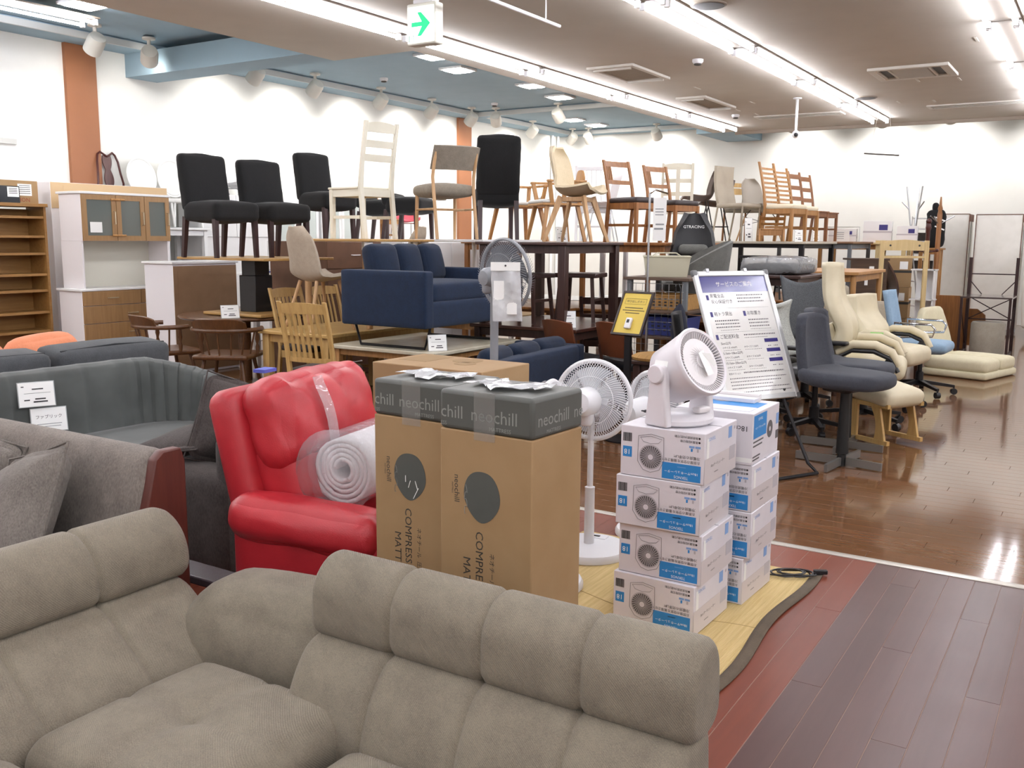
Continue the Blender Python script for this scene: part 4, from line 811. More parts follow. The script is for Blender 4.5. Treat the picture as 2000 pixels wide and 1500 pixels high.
cabinet('tall white cupboard with boarded back, behind the oak cupboard', -10.1, -9.75, 6.1, 7.6, 0, 2.02, cupw, 'x', mat('back_board', '#C6A982', .6), ((0, 1, .86, 1, 'panel'), (.1, .97, .875, .985, 'panel')), 'cupboard', top=None)
cabinet('white cabinet showing its brown hardboard back', -8.66, -8.2, 6.42, 7.26, 0, 1.16, mat('cab_white2', '#EAE8EC', .4), 'x', mat('hardboard', '#947558', .6, 'card', hex2='#896B4E'), ((.0, 1, .02, .985, 'panel'), (.06, .95, .05, .94, 'panel')), 'cabinet', top=whg)
bk = thing('bookcase', 'tall oak bookcase with empty shelves at the left edge', 'bookcase', (-9.75, 5.35, 0))
for y in (-.62, .56): B().box(-.16, .16, y, y+.025, 0, 1.74).build('side_panel', shelfm, bk)
B().box(-.16, -.145, -.6, .56, .05, 1.72).build('back_panel', shelfm, bk)
for z in (.03, .42, .62, .85, 1.02, 1.24, 1.42, 1.62): B().box(-.14, .15, -.595, .56, z, z+.025).build('shelf', shelfm, bk)
B().box(-.18, .18, -.65, .6, 1.74, 1.775).build('top', shelfm, bk, bev=.004); B().box(-.15, .165, -.62, .58, 0, .03).build('plinth', walnut, bk)
t = thing('television_carton', 'kraft television carton lettered ORION on top of the bookcase', 'box', (-9.8, 5.57, 1.776)); B().box(-.1, .1, -.5, .36, 0, .235).build('carton_body', kraft, t, bev=.003); text('ORION', .06, mat('red_print', '#8E3A28', .6), t, TF(.101, .17, .035, rz=90, rx=90)); B().box(.1, .102, .14, .29, .08, .2).build('label', paper, t)
rules(t, TF(.1022, .215, .14, rz=90, rx=90), [(-.06, .06, .04-.02*k, .006) for k in range(5)], ink)
t = thing('black_carton', 'glossy black box with white label in front of the television carton', 'box', (-9.64, 5.52, 1.776)); B().box(-.05, .04, -.2, .15, 0, .17).build('carton_body', mat('black_gloss', '#0E1118', .25), t, bev=.002); B().box(.04, .042, .02, .14, .06, .16).build('label', paper, t); rules(t, TF(.0425, .08, .11, rz=90, rx=90), [(-.045, .045, .03-.016*k, .006) for k in range(4)], ink)
t = thing('wall_shelf_rail', 'white metal garment rail fixed to the left wall', 'rail', (-10.55, 5.6, 1.98)); B().tube([(.02, -.8, .05), (.02, .7, .05), (.02, .82, .0), (.02, .84, -.2)], .012, 8).build('bar', white_pl, t); B().box(-.03, .03, .86, .92, -.25, .06).build('upright', white_pl, t)
# white glazed cupboards along the wall
cabinet('white glazed kitchen cupboard behind the two front black chairs', -10.5, -10.05, 8.35, 9.5, 0, 2.0, whg, 'x', whg, ((0, .5, .72, 1, 'door'), (.5, 1, .72, 1, 'doorL'), (.02, .98, .5, .7, 'niche'), (0, 1, .25, .48, 'door')), 'cupboard', None)
cabinet('white cupboard with grey glass sliding doors beside the third black chair', -10.5, -10.05, 9.6, 10.5, 0, 1.95, whg, 'x', whg, ((0, .5, .55, 1, 'glass'), (.5, 1, .55, 1, 'glass'), (0, .5, .05, .5, 'glass'), (.5, 1, .05, .5, 'door')), 'cupboard', None, gl=mat('grey_glass', '#C2CAC6', .1))
cabinet('white glass-door cupboard nearest the white ladder chair', -10.5, -10.05, 10.55, 11.9, 0, 1.98, whg, 'x', whg, ((0, .33, .5, 1, 'glass'), (.33, .66, .5, 1, 'glass'), (.66, 1, .5, 1, 'door')), 'cupboard', None, gl=mat('grey_glass', '#C2CAC6', .1))
for i, (y, hh) in enumerate(((12.46, 1.3), (13.5, 1.25), (14.55, 1.3))): cabinet('low white sideboard along the left wall, %s' % ['before the orange pillar', 'left of the far orange pillar', 'right under the far orange pillar'][i], -10.5, -10.0, y-.5, y+.5, 0, hh, whg, 'x', mat('pale_mint', '#CFE0DA', .3), ((0, .5, .1, .95, 'door'), (.5, 1, .1, .95, 'door')), 'sideboard')
# chairs on the cupboards
qa = thing('queen_anne_chair', 'dark mahogany chair back with vase splat on the tall cupboard', 'chair', (-10.33, 7.4, 1.99), 96); mah = mat('mahogany', '#4E1F18', .35, 'woodz', hex2='#371310')
for s in (-1, 1): B().tube([(s*.2, .2, 0), (s*.19, .18, .1), (s*.17, .2, .22), (s*.155, .22, .36), (s*.13, .24, .44), (s*.09, .24, .47), (s*.04, .23, .44), (0, .23, .42)], .013, 8).build('back_post', mah, qa)
B().grid(lambda u, v: ((.035+.035*abs(sin(u*5.2+.3)))*(2*v-1), .2+.04*u, .05+.38*u), 16, 4, .01).build('splat', mah, qa); B().soft(.2, .17, .02, .02, 8, TF(0, .0, .02)).build('seat', mah, qa)
for s in (-1, 1): B().cyl((s*.18, -.16, -.001), (s*.18, -.16, .03), .02).build('leg', mah, qa)
wcv = mat('white_frame', '#EDEDEA', .4); wpad = mat('pale_grey_pad', '#D9D8D4', .7)
def oval(label, loc, rz):
    t = thing('oval_back_chair', label, 'chair', loc, rz); B().tube([(.19*cos(a), .2+.05*sin(a), .62+.23*sin(a)) for a in [2*pi*k/32 for k in range(32)]], .013, 8, True).build('back_frame', wcv, t)
    B().prism([(.18*cos(2*pi*k/28), .22*sin(2*pi*k/28)) for k in range(28)], .012, TF(0, .206, .62, rx=78)).build('back_pad', wpad, t); B().soft(.21, .2, .03, .025, 8, TF(0, 0, .33)).build('seat', wpad, t)
    for sx in (-1, 1):
        B().tube([(sx*.1, .2, .34), (sx*.12, .19, .42)], .012, 6).build('back_support', wcv, t)
        for sy in (-1, 1): B().cyl((sx*.19, sy*.18, 0), (sx*.17, sy*.16, .32), .012, .016).build('leg', wcv, t)
    return t
oval('white oval-back chair just right of the mahogany chair', (-10.2, 7.72, 1.56), 84); oval('white oval-back chair half hidden by the first black chair', (-10.15, 8.12, 1.56), 80); cabinet('white cabinet hidden behind the tall cupboard', -10.54, -10.14, 6.95, 7.5, 0, 1.985, whg)
table('white side table under the oval-back chairs', -10.5, -9.85, 7.63, 8.33, 0, 1.555, whg, whg, name='side_table')
shell('white moulded plastic chair on the glazed cupboard', (-10.27, 8.65, 2.003), 95, white_pl, chrome, 'wire', sh=.14, back=.26, name='plastic_chair'); shell('smaller white moulded chair beside the third black chair', (-10.27, 9.2, 2.003), 100, white_pl, chrome, 'wire', sh=.12, back=.22, name='plastic_chair')
pinkm = mat('coral_plastic', '#C94A5A', .4)
for i, (lb, p, m_) in enumerate((('coral red moulded chair back by the left wall', (-10.2, 12.5, 1.303), pinkm), ('pale oak chair back seen through the white ladder chair', (-10.2, 11.95, 1.303), oak), ('second pale oak chair back behind the white ladder chair', (-10.2, 12.15, 1.303), oak))):
    pass
shell('coral red moulded chair on a sideboard by the left wall', (-10.22, 12.75, 1.302), 60, pinkm, chrome, 'wire', sh=.42, back=.34)
ladder('pale oak chair by the wall behind the white ladder chair', (-10.22, 12.2, 1.302), 90, oak, h=.8, slats=((.62, .14),)); 
# ---------------- stack: round table, lift table, black chairs ----------------
lav = mat('mahogany_table', '#66452A', .3, 'wood', hex2='#523620')
table('round mahogany dining table under the lift table', -7.78, -6.54, 5.8, 7.04, 0, .7, lav, lav, leg='ped', shape='round', name='round_table')
lf = thing('lift_table', 'table on a square black lifting column, carrying the two black chairs', 'table', (-6.98, 6.42, .702)); topo = mat('oak_top', '#B8925A', .4, 'wood', hex2='#A17D48')
B().box(-.58, .6, -.45, .45, .53, .553).build('top', topo, lf, bev=.004); B().box(-.09, .09, -.09, .09, .35, .53).build('column', black_pl, lf); B().box(-.11, .11, -.11, .11, .03, .38).build('column_sleeve', black_pl, lf, bev=.006); B().soft(.4, .32, .016, .012, 8, TF(0, 0, .017)).build('foot_plate', topo, lf)
parsons('leftmost black slipcovered chair on the lift table', Zs((-6.987, 6.026, 1.246), 1.256), 86, h=.94, w=.5, d=.5); parsons('second black slipcovered chair on the lift table', Zs((-6.860, 6.581, 1.230), 1.256), 82, h=.92, w=.48, d=.5)
pricecard('price card leaning on the round mahogany table', (-6.85, 5.98, .703), 60, .16, .12, 18)
cabinet('brown chest of drawers with white knobs under the third black chair', -7.55, -6.75, 7.15, 8.0, 0, 1.405, mat('chest_brown', '#6A4A36', .5, 'card'), 'x', mat('chest_brown', '#6A4A36'), tuple((0, 1, k/5, (k+1)/5, 'drawer') for k in range(5)), 'chest_of_drawers', whg)
parsons('third black slipcovered chair, behind the white ladder chair', (-7.1, 7.55, 1.406), 84, h=.92)
parsons('low black slipcovered chair behind the grey dining chair', (-7.075, 8.925, 1.385), 100, h=.55, tagc=False); parsons('low black slipcovered chair partly behind the white ladder chair', (-7.950, 9.449, 1.377), 100, h=.58, tagc=False)
for lb in ('low black slipcovered chair behind the grey dining chair', 'low black slipcovered chair partly behind the white ladder chair'):
    for o in bpy.data.objects:
        if o.get('label') == lb: o.location.z = 1.405
cabinet('long white counter cabinet behind the navy sofa', -8.7, -6.6, 8.2, 10.0, 0, 1.4, whg, 'x', whg, ((0, .5, 0, 1, 'door'), (.5, 1, 0, 1, 'door')), 'cabinet')
# captain's chairs
wnd = mat('windsor_wood', '#5E3C20', .35, 'woodz', hex2='#482C16')
def captain(label, loc, rz):
    t = thing('captains_chair', label, 'chair', loc, rz); B().soft(.24, .23, .022, .02, 10, TF(0, 0, .44)).build('seat', wnd, t)
    arc = [(.29*cos(a), .02+.25*sin(a), .67) for a in [R(-25)+R(230)*k/20 for k in range(21)]]
    B().tube(arc, .02, 8).build('arm_rail', wnd, t)
    B().grid(lambda u, v: (.29*cos(R(38+104*u)), .02+.25*sin(R(38+104*u))+.03*v, .675+.095*v*(1-.35*(2*u-1)**4)), 20, 4, .02).build('crest', wnd, t)
    for k in range(9):
        a = R(-10+200*k/8); x, y = .27*cos(a), .02+.235*sin(a); tp = (x, y, .665); bt_ = (x*.8, y*.85, .45)
        if k in (0, 8): B().lathe([(.012, 0), (.018, .06), (.01, .09), (.02, .13), (.012, .2), (.014, .22)], 10, TF(x*.92, y*.95, .45)).build('arm_post', wnd, t)
        else: B().cyl(bt_, tp, .008, None, 8).build('spindle', wnd, t)
    for sx in (-1, 1):
        for sy in (-1, 1): B().tube([(sx*.23, sy*.22, 0), (sx*.21, sy*.19, .15), (sx*.19, sy*.17, .25), (sx*.16, sy*.14, .43)], [.012, .022, .014, .018], 10).build('leg', wnd, t)
    return t
captain('captain chair with spindle back seen from behind at the round table', (-6.36, 5.52, 0), 208); captain('captain chair at the left of the round table, mostly hidden', (-7.05, 5.42, 0), 165)
for o in bpy.data.objects:
    if o.name.startswith('captains_chair'): o.location.z = 0
# ---------------- light wood table group ----------------
lw = mat('blonde_top', '#C6A468', .35, 'wood', hex2='#B18E54')
table('blonde wooden dining table carrying the shell chairs', -6.15, -5.33, 5.65, 7.15, 0, .66, lw, pine, lw=.07)
def pinechair(label, loc, rz):
    return ladder(label, loc, rz, pine, mat('dark_seat', '#3A302C', .7), w=.43, d=.42, sh=.43, h=.98, slats=((.89, .07, .015), (.52, .035)), post=.034, lean=.12, curve=.03, spind=(.55, .9, (-.125, -.075, -.025, .025, .075, .125), .022), seat='pad', name='slat_back_chair')
pinechair('nearest pine slat-back chair in front of the blonde table', (-5.05, 5.33, 0), 190); pinechair('pine slat-back chair behind the blonde table, left one', (-6.27, 6.42, 0), 92); pinechair('pine slat-back chair behind the blonde table, right one', (-6.27, 6.92, 0), 92)
bei = mat('beige_weave', '#B0A392', .95, 'fabric', hex2='#A09381', bump=.3, scale=1.5)
shell('beige fabric shell chair on the blonde table', (-5.72, 5.98, .662), 166, bei, beech, 'dowel', sh=.44, back=.43, wtop=.16, th=.03, up=.05); shell('second beige shell chair, only its rounded top shows under the white chair table', (-6.04, 7.46, .702), -70, bei, beech, 'dowel', sh=.43, back=.42, wtop=.16, th=.03, up=.05)
o = table('oak-topped table with white leg sockets under the white ladder chair', -6.2, -5.35, 6.2, 7.12, .662, 1.435, topo, beech, th=.022, leg='round', lw=.07, apron=0)
for sx in (-1, 1):
    for sy in (-1, 1): B().cyl((sx*.36, sy*.395, .665), (sx*.36, sy*.395, .751), .038, None, 14).build('leg_socket', white_pl, o)
ladder('white ladder-back chair on the oak-topped table', Zs((-5.834, 6.668, 1.443), 1.436), -98, cream_paint, None, w=.4, d=.43, sh=.46, h=1.02, slats=((.93, .07, .02), (.8, .06), (.68, .06)), post=.038, lean=.09)
table('white low table carrying the navy sofa', -5.26, -4.2, 5.58, 6.8, 0, .6, mat('marble_top', '#C9C2AE', .25, 'paint', hex2='#B5AD97', scale=3), oak, th=.03, leg='taper', apron=.05)
navy = mat('navy_fabric', '#0F2440', .95, 'fabric', hex2='#0A1A30', bump=.3); navyc = mat('navy_cushion', '#0F2038', .95, 'fabric', hex2='#0A172A', bump=.25)
def navysofa(label, loc, rz, L=1.25, legs=True, D=.78, ah=.6):
    t = thing('navy_sofa', label, 'sofa', loc, rz); h0 = .17 if legs else .06
    B().soft(L/2-.006, D/2-.006, .1, .03, 10, TF(0, 0, h0+.1)).build('base', navy, t); B().soft(L/2-.004, .07, (ah-h0)/2-.003, .03, 10, TF(0, D/2-.073, (ah+h0)/2)).build('back_frame', navy, t)
    for s in (-1, 1): B().soft(.055, D/2, (ah-h0)/2, .02, 10, TF(s*(L/2-.055), 0, (ah+h0)/2)).build('arm', navy, t)
    B().soft(L/2-.11, D/2-.09, .075, .04, 10, TF(0, -.06, h0+.26), (0, 0, .015)).build('seat_cushion', navy, t)
    n = 3
    for k in range(n): B().soft((L/2-.11)/n, .07, .16, .06, 10, TF(-(L/2-.11)+(2*k+1)*(L/2-.11)/n, D/2-.2, h0+.47, rx=-14, rz=(-6, 3, 8)[k]), (0, .03, .0)).build('back_cushion', navyc, t)
    if legs:
        for s in (-1, 1): B().tube([(s*(L/2-.12), -D/2+.04, h0+.02), (s*(L/2-.12), -D/2+.1, .008), (s*(L/2-.12), D/2-.1, .008), (s*(L/2-.12), D/2-.04, h0+.02)], .011, 6).build('sled_leg', blackm, t)
    return t
navysofa('navy blue sofa raised on the white low table', (-4.7, 6.16, .602), 90, 1.16, D=.84, ah=.6)
navysofa('second navy sofa on the floor, seen from behind', (-3.78, 5.95, 0), -88, 1.4, False, D=.6, ah=.62)
pricecard('price card on the low table before the navy sofa legs', (-4.27, 5.72, .602), 52, .14, .12, 14)
# grey fan with bag
gfan = pfan('grey pedestal fan with a clear bag tied to its front', (-3.216, 4.894, 0.707), 165, 1.22, gf, -4, r=.225, mg=gb, poleR=.026, baseR=.19, fwd=.07); gfan.location.z = 0
cb_ = thing('accessory_bag', 'clear plastic parts bag with white paper header hanging on the grey fan', 'bag', (-3.044, 4.75, 1.0), 34)
B().grid(lambda u, v: (-.085+.17*u+.015*v, .02*sin(u*7)*sin(v*5), .28-.32*v), 10, 12, .012).build('film_bag', mat('parts_bag_film', '#F0F2F4', .12, 'film', alpha=.7, scale=1.0), cb_); B().box(-.088, .088, -.012, .012, .26, .31).build('header', paper, cb_); B().box(-.07, .07, -.004, .004, .0, .2).build('leaflet', paper, cb_); B().cyl((0, -.013, .29), (0, -.016, .29), .006).build('eyelet', ink, cb_)
# ---------------- white topped table, grey chair, black chair ----------------
def stack(l1, l2, x0, x1, y0, y1, z, m1, g1, m2, g2, leg='sq', lw=.05, zl=.7):
    table(l1, x0-.02, x1+.02, y0-.02, y1+.02, 0, zl, m2, g2); return table(l2, x0, x1, y0, y1, zl+.002, z, m1, g1, leg=leg, lw=lw)
table('oak table under the white-topped table', -5.77, -4.85, 7.2, 8.35, 0, .7, topo, oak); table('white-topped table carrying the grey dining chair', -5.75, -4.87, 7.22, 8.33, .702, 1.437, whg, white_pl, leg='round', lw=.05, apron=0, th=.025)
gry = mat('grey_tweed', '#8B8274', .95, 'fabric', hex2='#756C5F', bump=.4)
def greychair(label, loc, rz):
    t = thing('upholstered_chair', label, 'chair', loc, rz); B().soft(.225, .215, .05, .045, 12, TF(0, -.02, .44), (0, 0, .025)).build('seat', gry, t)
    B().grid(lambda u, v: (-.225+.45*u, .205+.09*v-.05*(2*u-1)**2+.02, .62+.2*v), 16, 6, .028).build('backrest', gry, t)
    for s in (-1, 1):
        B().tube([(s*.2, .27, 0), (s*.2, .2, .42), (s*.205, .19, .55), (s*.205, .22, .66), (s*.2, .26, .8)], .016, 8).build('rear_post', beech, t); B().cyl((s*.2, -.19, 0), (s*.195, -.17, .43), .013, .018, 10).build('front_leg', beech, t); B().cyl((s*.2, -.18, .27), (s*.2, .22, .27), .01, None, 8).build('stretcher', beech, t)
    B().cyl((-.2, .02, .27), (.2, .02, .27), .01, None, 8).build('stretcher', beech, t); B().box(-.07, .03, -.2, -.1, .36, .395).build('care_tag', paper, t); return t
greychair('grey upholstered dining chair with oak frame seen from behind', Zs((-5.258, 7.151, 1.444), 1.438), -118)
parsons('tall black slipcovered chair seen from behind beside the grey chair', Zs((-5.189, 7.913, 1.447), 1.438), -140, h=.98, w=.42)
# ---------------- dark table group ----------------
drk = mat('espresso_wood', '#46302A', .35, 'wood', hex2='#37231F'); drkz = mat('espresso_leg', '#46302A', .35, 'woodz', hex2='#37231F')
table('low espresso table under the dark dining table', -4.8, -3.72, 6.9, 8.1, 0, .7, mat('espresso_top', '#4A2B20', .25, 'wood', hex2='#3A1F17'), drkz); table('dark espresso table carrying the cream chair', -4.78, -3.85, 6.95, 8.05, .702, 1.42, drk, drkz, lw=.07, th=.025)
crm = mat('cream_fabric', '#CFC0A2', .8, 'fabric', hex2='#C4B495', bump=.15)
shell('cream padded shell chair with splayed beech legs on the dark table', Zs((-4.199, 7.757, 1.434), 1.421), 98, crm, beech, 'splay', sh=.44, back=.42, wtop=.17, th=.022, up=.07)
def stool(label, loc, rz=0):
    t = thing('dark_stool', label, 'stool', loc, rz); B().box(-.2, .2, -.18, .18, .40, .44).build('seat', drk, t, bev=.008)
    for sx in (-1, 1):
        for sy in (-1, 1): B().bar((sx*.18, sy*.17, 0), (sx*.15, sy*.14, .4), .028, .028).build('leg', drkz, t)
        B().bar((sx*.165, -.15, .2), (sx*.165, .15, .2), .02, .025).build('stretcher', drkz, t)
    return t
stool('dark stool under the espresso table, left one', (-4.45, 7.3, .702)); stool('dark stool under the espresso table, right one', (-4.12, 7.72, .702), 10)
pricecard('price card on the low espresso table', (-3.86, 7.02, .702), 40, .13, .14, 12); pricecard('price card standing on the dark table by the cream chair', (-4.45, 7.95, 1.421), 50, .11, .14, 12)
bl_ = mat('cognac_leather', '#6A3A22', .4, 'leather', hex2='#55301C')
def cognac(label, loc, rz):
    t = thing('leather_chair', label, 'chair', loc, rz); B().soft(.21, .2, .04, .03, 8, TF(0, 0, .45)).build('seat', black_pl, t); B().grid(lambda u, v: (-.2+.4*u, .2+.06*v-.05*(2*u-1)**2+.03, .52+.28*v-.02*(2*u-1)**2*v), 14, 8, .02).build('backrest', bl_, t)
    for sx in (-1, 1):
        for sy in (-1, 1): B().cyl((sx*.19, sy*.19, 0), (sx*.17, sy*.17, .44), .014, .018).build('leg', walnut, t)
        B().tube([(sx*.17, .19, .42), (sx*.18, .22, .6)], .014, 8).build('back_support', walnut, t)
    return t
cognac('cognac leather chair back left of the yellow sign, nearer one', (-3.68, 6.9, 0), 155); cognac('cognac leather chair back left of the yellow sign, farther one', (-3.22, 6.98, 0), 155)
for o in bpy.data.objects:
    if o.name.startswith('leather_chair'): o.location.z = 0
# armchairs on a table behind
stack('teak table under the wooden armchairs table', 'teak table carrying two wooden armchairs', -6.35, -4.95, 8.95, 10.2, 1.42, teak, teak, teak, teak)
def woodarm(label, loc, rz):
    t = thing('wooden_armchair', label, 'chair', loc, rz); B().soft(.24, .22, .02, .018, 8, TF(0, -.02, .42)).build('seat_pad', wpad, t); B().box(-.25, .25, -.24, .22, .375, .4).build('seat', oak, t, bev=.008)
    B().grid(lambda u, v: ((-.12+.24*u), .23+.05*v, .4+.36*v*(1-.25*(2*u-1)**4)), 12, 8, .018).build('backrest', oak, t)
    for s in (-1, 1):
        B().box(s*.26-.025, s*.26+.025, -.2, .24, .615, .64).build('arm', oak, t, bev=.006); B().bar((s*.26, -.17, .62), (s*.23, -.13, .39), .03, .04).build('arm_post', oak, t); B().bar((s*.26, .2, .62), (s*.23, .17, .39), .03, .04).build('arm_post', oak, t)
        for sy in (-1, 1): B().bar((s*.25, sy*.24, 0), (s*.19, sy*.17, .38), .03, .03, None, .04, .04).build('leg', oak, t)
    B().box(-.27, .27, .2, .24, .615, .64).build('back_rail', oak, t); return t
woodarm('oak armchair with round-topped back, left of the cream chair', Zs((-5.853, 9.404, 1.425), 1.421), 62); woodarm('second oak armchair, partly behind the cream chair', Zs((-5.110, 8.976, 1.430), 1.421), -40)
# ---------------- brown dining chairs ----------------
stack('teak table under the brown chairs table', 'teak table carrying the brown dining chairs', -4.95, -3.9, 9.15, 11.0, 1.415, teak, teak, teak, teak)
dsm = mat('brown_leatherette', '#2E2220', .5, 'leather')
def brownchair(label, loc, rz):
    return ladder(label, loc, rz, teak, dsm, w=.42, d=.44, sh=.44, h=.89, slats=((.82, .06), (.63, .045)), post=.034, lean=.1, curve=.02, spind=(.66, .84, (-.15, -.12, -.09), .016), seat='pad', name='window_back_chair')
brownchair('nearer brown dining chair with dark seat beside the cream chair', Zs((-4.434, 9.518, 1.414), 1.416), 72); brownchair('farther brown dining chair with dark seat, second of the pair', Zs((-4.361, 10.401, 1.414), 1.416), 72)
stack('white table under the back row table', 'white table carrying the lattice chair and stools', -5.75, -4.68, 11.2, 12.75, 1.41, whg, white_pl, whg, white_pl)
lc = ladder('cream lattice-back chair behind the brown chairs', Zs((-4.765, 11.464, 1.424), 1.411), 205, cream_paint, None, w=.4, d=.4, sh=.45, h=.98, slats=((.9, .06, .02), (.74, .05), (.58, .05)), post=.035, lean=.08); B().box(-.025, .025, .2, .225, .5, .97, TF(0, .02, 0, rx=-8)).build('center_post', cream_paint, lc)
brl = mat('brown_leather_shell', '#4A372B', .5, 'leather', hex2='#3C2C22')
shell('brown bar stool with black rod legs, front one', Zs((-4.820, 12.388, 1.438), 1.411), -62, brl, blackm, 'bar', sh=.58, back=.38, wtop=.14, th=.02, wmid=.2, name='bar_stool', cat='stool'); shell('brown bar stool with black rod legs, behind the front one', Zs((-4.780, 12.892, 1.440), 1.411), -62, brl, blackm, 'bar', sh=.52, back=.34, wtop=.14, th=.02, wmid=.2, name='bar_stool', cat='stool')
shell('white moulded chair with thin metal legs behind the cream chair', Zs((-5.440, 10.681, 1.431), 1.42), -70, white_pl, steel, 'wire', sh=.44, back=.42, wtop=.17)
stack('white table holding the white moulded chair, lower', 'white table holding the white moulded chair', -6.6, -5.2, 10.35, 11.1, 1.418, whg, white_pl, whg, white_pl)
ladder('small white spindle chair behind the cream chair', Zs((-5.749, 11.084, 1.429), 1.3), 200, white_pl, None, h=.95, slats=((.88, .05),), spind=(.46, .9, (-.12, -.06, 0, .06, .12), .012)).location.z = 1.42
# ---------------- grey chairs and ladder chairs ----------------
gl_ = mat('taupe_leather', '#A39886', .45, 'leather', hex2='#958A79', bump=.1)
table('black-legged table under the taupe leather chair table', -4.66, -3.2, 11.85, 13.55, 0, .7, teak, blackm); table('black-legged white table carrying the taupe leather chair', -4.62, -3.22, 11.9, 13.5, .702, 1.435, mat('grey_top', '#BFB8A8', .3), blackm, lw=.06, th=.03, apron=.05)
def leatherchair(label, loc, rz):
    t = thing('leatherette_chair', label, 'chair', loc, rz); B().soft(.22, .21, .03, .025, 8, TF(0, 0, .46)).build('seat', gl_, t); B().grid(lambda u, v: (-.2+.4*u, .2+.05*sin(v*pi*.9)+.05*v*v-.02*(2*u-1)**2, .44+.54*v), 10, 14, .035).build('backrest', gl_, t)
    for sx in (-1, 1):
        B().cyl((sx*.2, -.19, 0), (sx*.2, -.19, .45), .012, None, 10).build('front_leg', gl_, t); B().cyl((sx*.2, .27, 0), (sx*.2, .19, .45), .012, None, 10).build('rear_leg', gl_, t)
    return t
leatherchair('taupe leather high-back chair on the black-legged table', Zs((-4.223, 12.287, 1.443), 1.436), 75)
wc = thing('curved_back_chair', 'beech chair with two-board curved back behind the taupe chair', 'chair', Zs((-4.499, 13.309, 1.442), 1.436), 60); B().soft(.22, .2, .03, .02, 8, TF(0, 0, .43)).build('seat', gry, wc)
for z, hh in ((.66, .09), (.765, .06)): B().grid(lambda u, v: (-.23+.46*u, .24-.09*(2*u-1)**2, z+hh*v*(1-.6*(2*u-1)**4)), 14, 3, .018).build('back_board', pine, wc)
for sx in (-1, 1):
    for sy in (-1, 1): B().cyl((sx*.21, sy*.19, 0), (sx*.18, sy*.17, .76 if sy > 0 else .42), .016, .014).build('leg', teak, wc)
shell('grey moulded shell chair with wood and wire legs', Zs((-4.109, 12.838, 1.444), 1.436), 70, mat('grey_shell', '#9E9689', .5), beech, 'eames', sh=.43, back=.42, wtop=.17)
lads = tuple((.5+.062*k, .028) for k in range(8)); mab = mat('light_oak_ladder', '#A87A48', .45, 'woodz', hex2='#8F6538'); padm = mat('cream_pad', '#D8CDB4', .7)
ladder('tall many-slatted oak chair, front one of the light pair', Zs((-3.670, 12.516, 1.447), 1.436), 78, mab, padm, w=.4, d=.42, sh=.44, h=1.03, slats=lads, lean=.12, curve=.02, seat='pad'); ladder('tall many-slatted oak chair, rear one of the light pair', Zs((-3.727, 13.318, 1.448), 1.436), 78, mab, padm, w=.4, d=.42, sh=.44, h=1.02, slats=lads, lean=.12, curve=.02, seat='pad')
table('grey-legged table under the brown ladder chairs, lower', -4.2, -3.0, 13.68, 15.05, 0, .7, teak, mat('grey_paint', '#6E7276', .5)); table('grey-legged table carrying the brown ladder chairs', -4.15, -3.05, 13.7, 15.0, .702, 1.44, mat('brown_top', '#8A6A50', .4, 'wood'), mat('grey_paint', '#6E7276', .5), lw=.05)
tk2 = mat('brown_ladder', '#8B5C3A', .45, 'woodz', hex2='#744A2D'); l4 = ((.92, .07), (.76, .06), (.6, .06))
ladder('brown three-slat ladder chair, left of the far pair', Zs((-3.869, 14.425, 1.449), 1.441), 78, tk2, None, w=.38, d=.42, sh=.44, h=1.03, slats=l4, lean=.1); ladder('brown three-slat ladder chair, right of the far pair', Zs((-3.899, 15.124, 1.450), 1.441), 78, tk2, None, w=.38, d=.42, sh=.44, h=1.03, slats=l4, lean=.1)
ladder('small oak child chair standing behind the taupe chair legs', Zs((-3.689, 12.002, 1.446), 1.436), 200, mab, None, w=.32, d=.3, sh=.16, h=.32, slats=((.26, .04), (.2, .03)), post=.025, name='child_chair', stretch=False)
for i, (p, lb) in enumerate((((1110, 468, 8.5), ''), ((1400, 470, 12.2), 'price card before the bar stools'), ((1548, 470, 12.05), 'price card before the slatted oak chairs'), ((1592, 470, 13.75), 'price card before the brown ladder chairs'), ((1455, 470, 12.0), 'price card below the taupe leather chair'))):
    if lb: pass
pricecard('price card standing before the slatted oak chairs', Zs((-3.449, 12.417, 1.448), 1.436), 30, .1, .15, 10); pricecard('price card standing before the brown ladder chairs', Zs((-3.685, 14.182, 1.450), 1.441), 30, .1, .15, 10); pricecard('tall white card below the taupe leather chair', Zs((-3.965, 11.971, 1.444), 1.436), 30, .09, .3, 12)
# chairs and stools tucked below the tables
random.seed(3)
for i, (lb, p, rz, m_) in enumerate((('dark chair under the teak table behind the yellow sign', (-4.4, 8.75, 0), 200, drkz), ('oak chair below the brown chairs table', (-3.6, 9.75, 0), 90, oak), ('oak chair below the taupe chair table', (-2.95, 12.4, 0), 90, mab), ('dark chair below the black-legged table', (-3.45, 11.58, 0), 80, drkz))):
    ladder(lb, p, rz, m_, dsm, h=.88, slats=((.8, .07), (.66, .04), (.56, .04)), seat='pad')

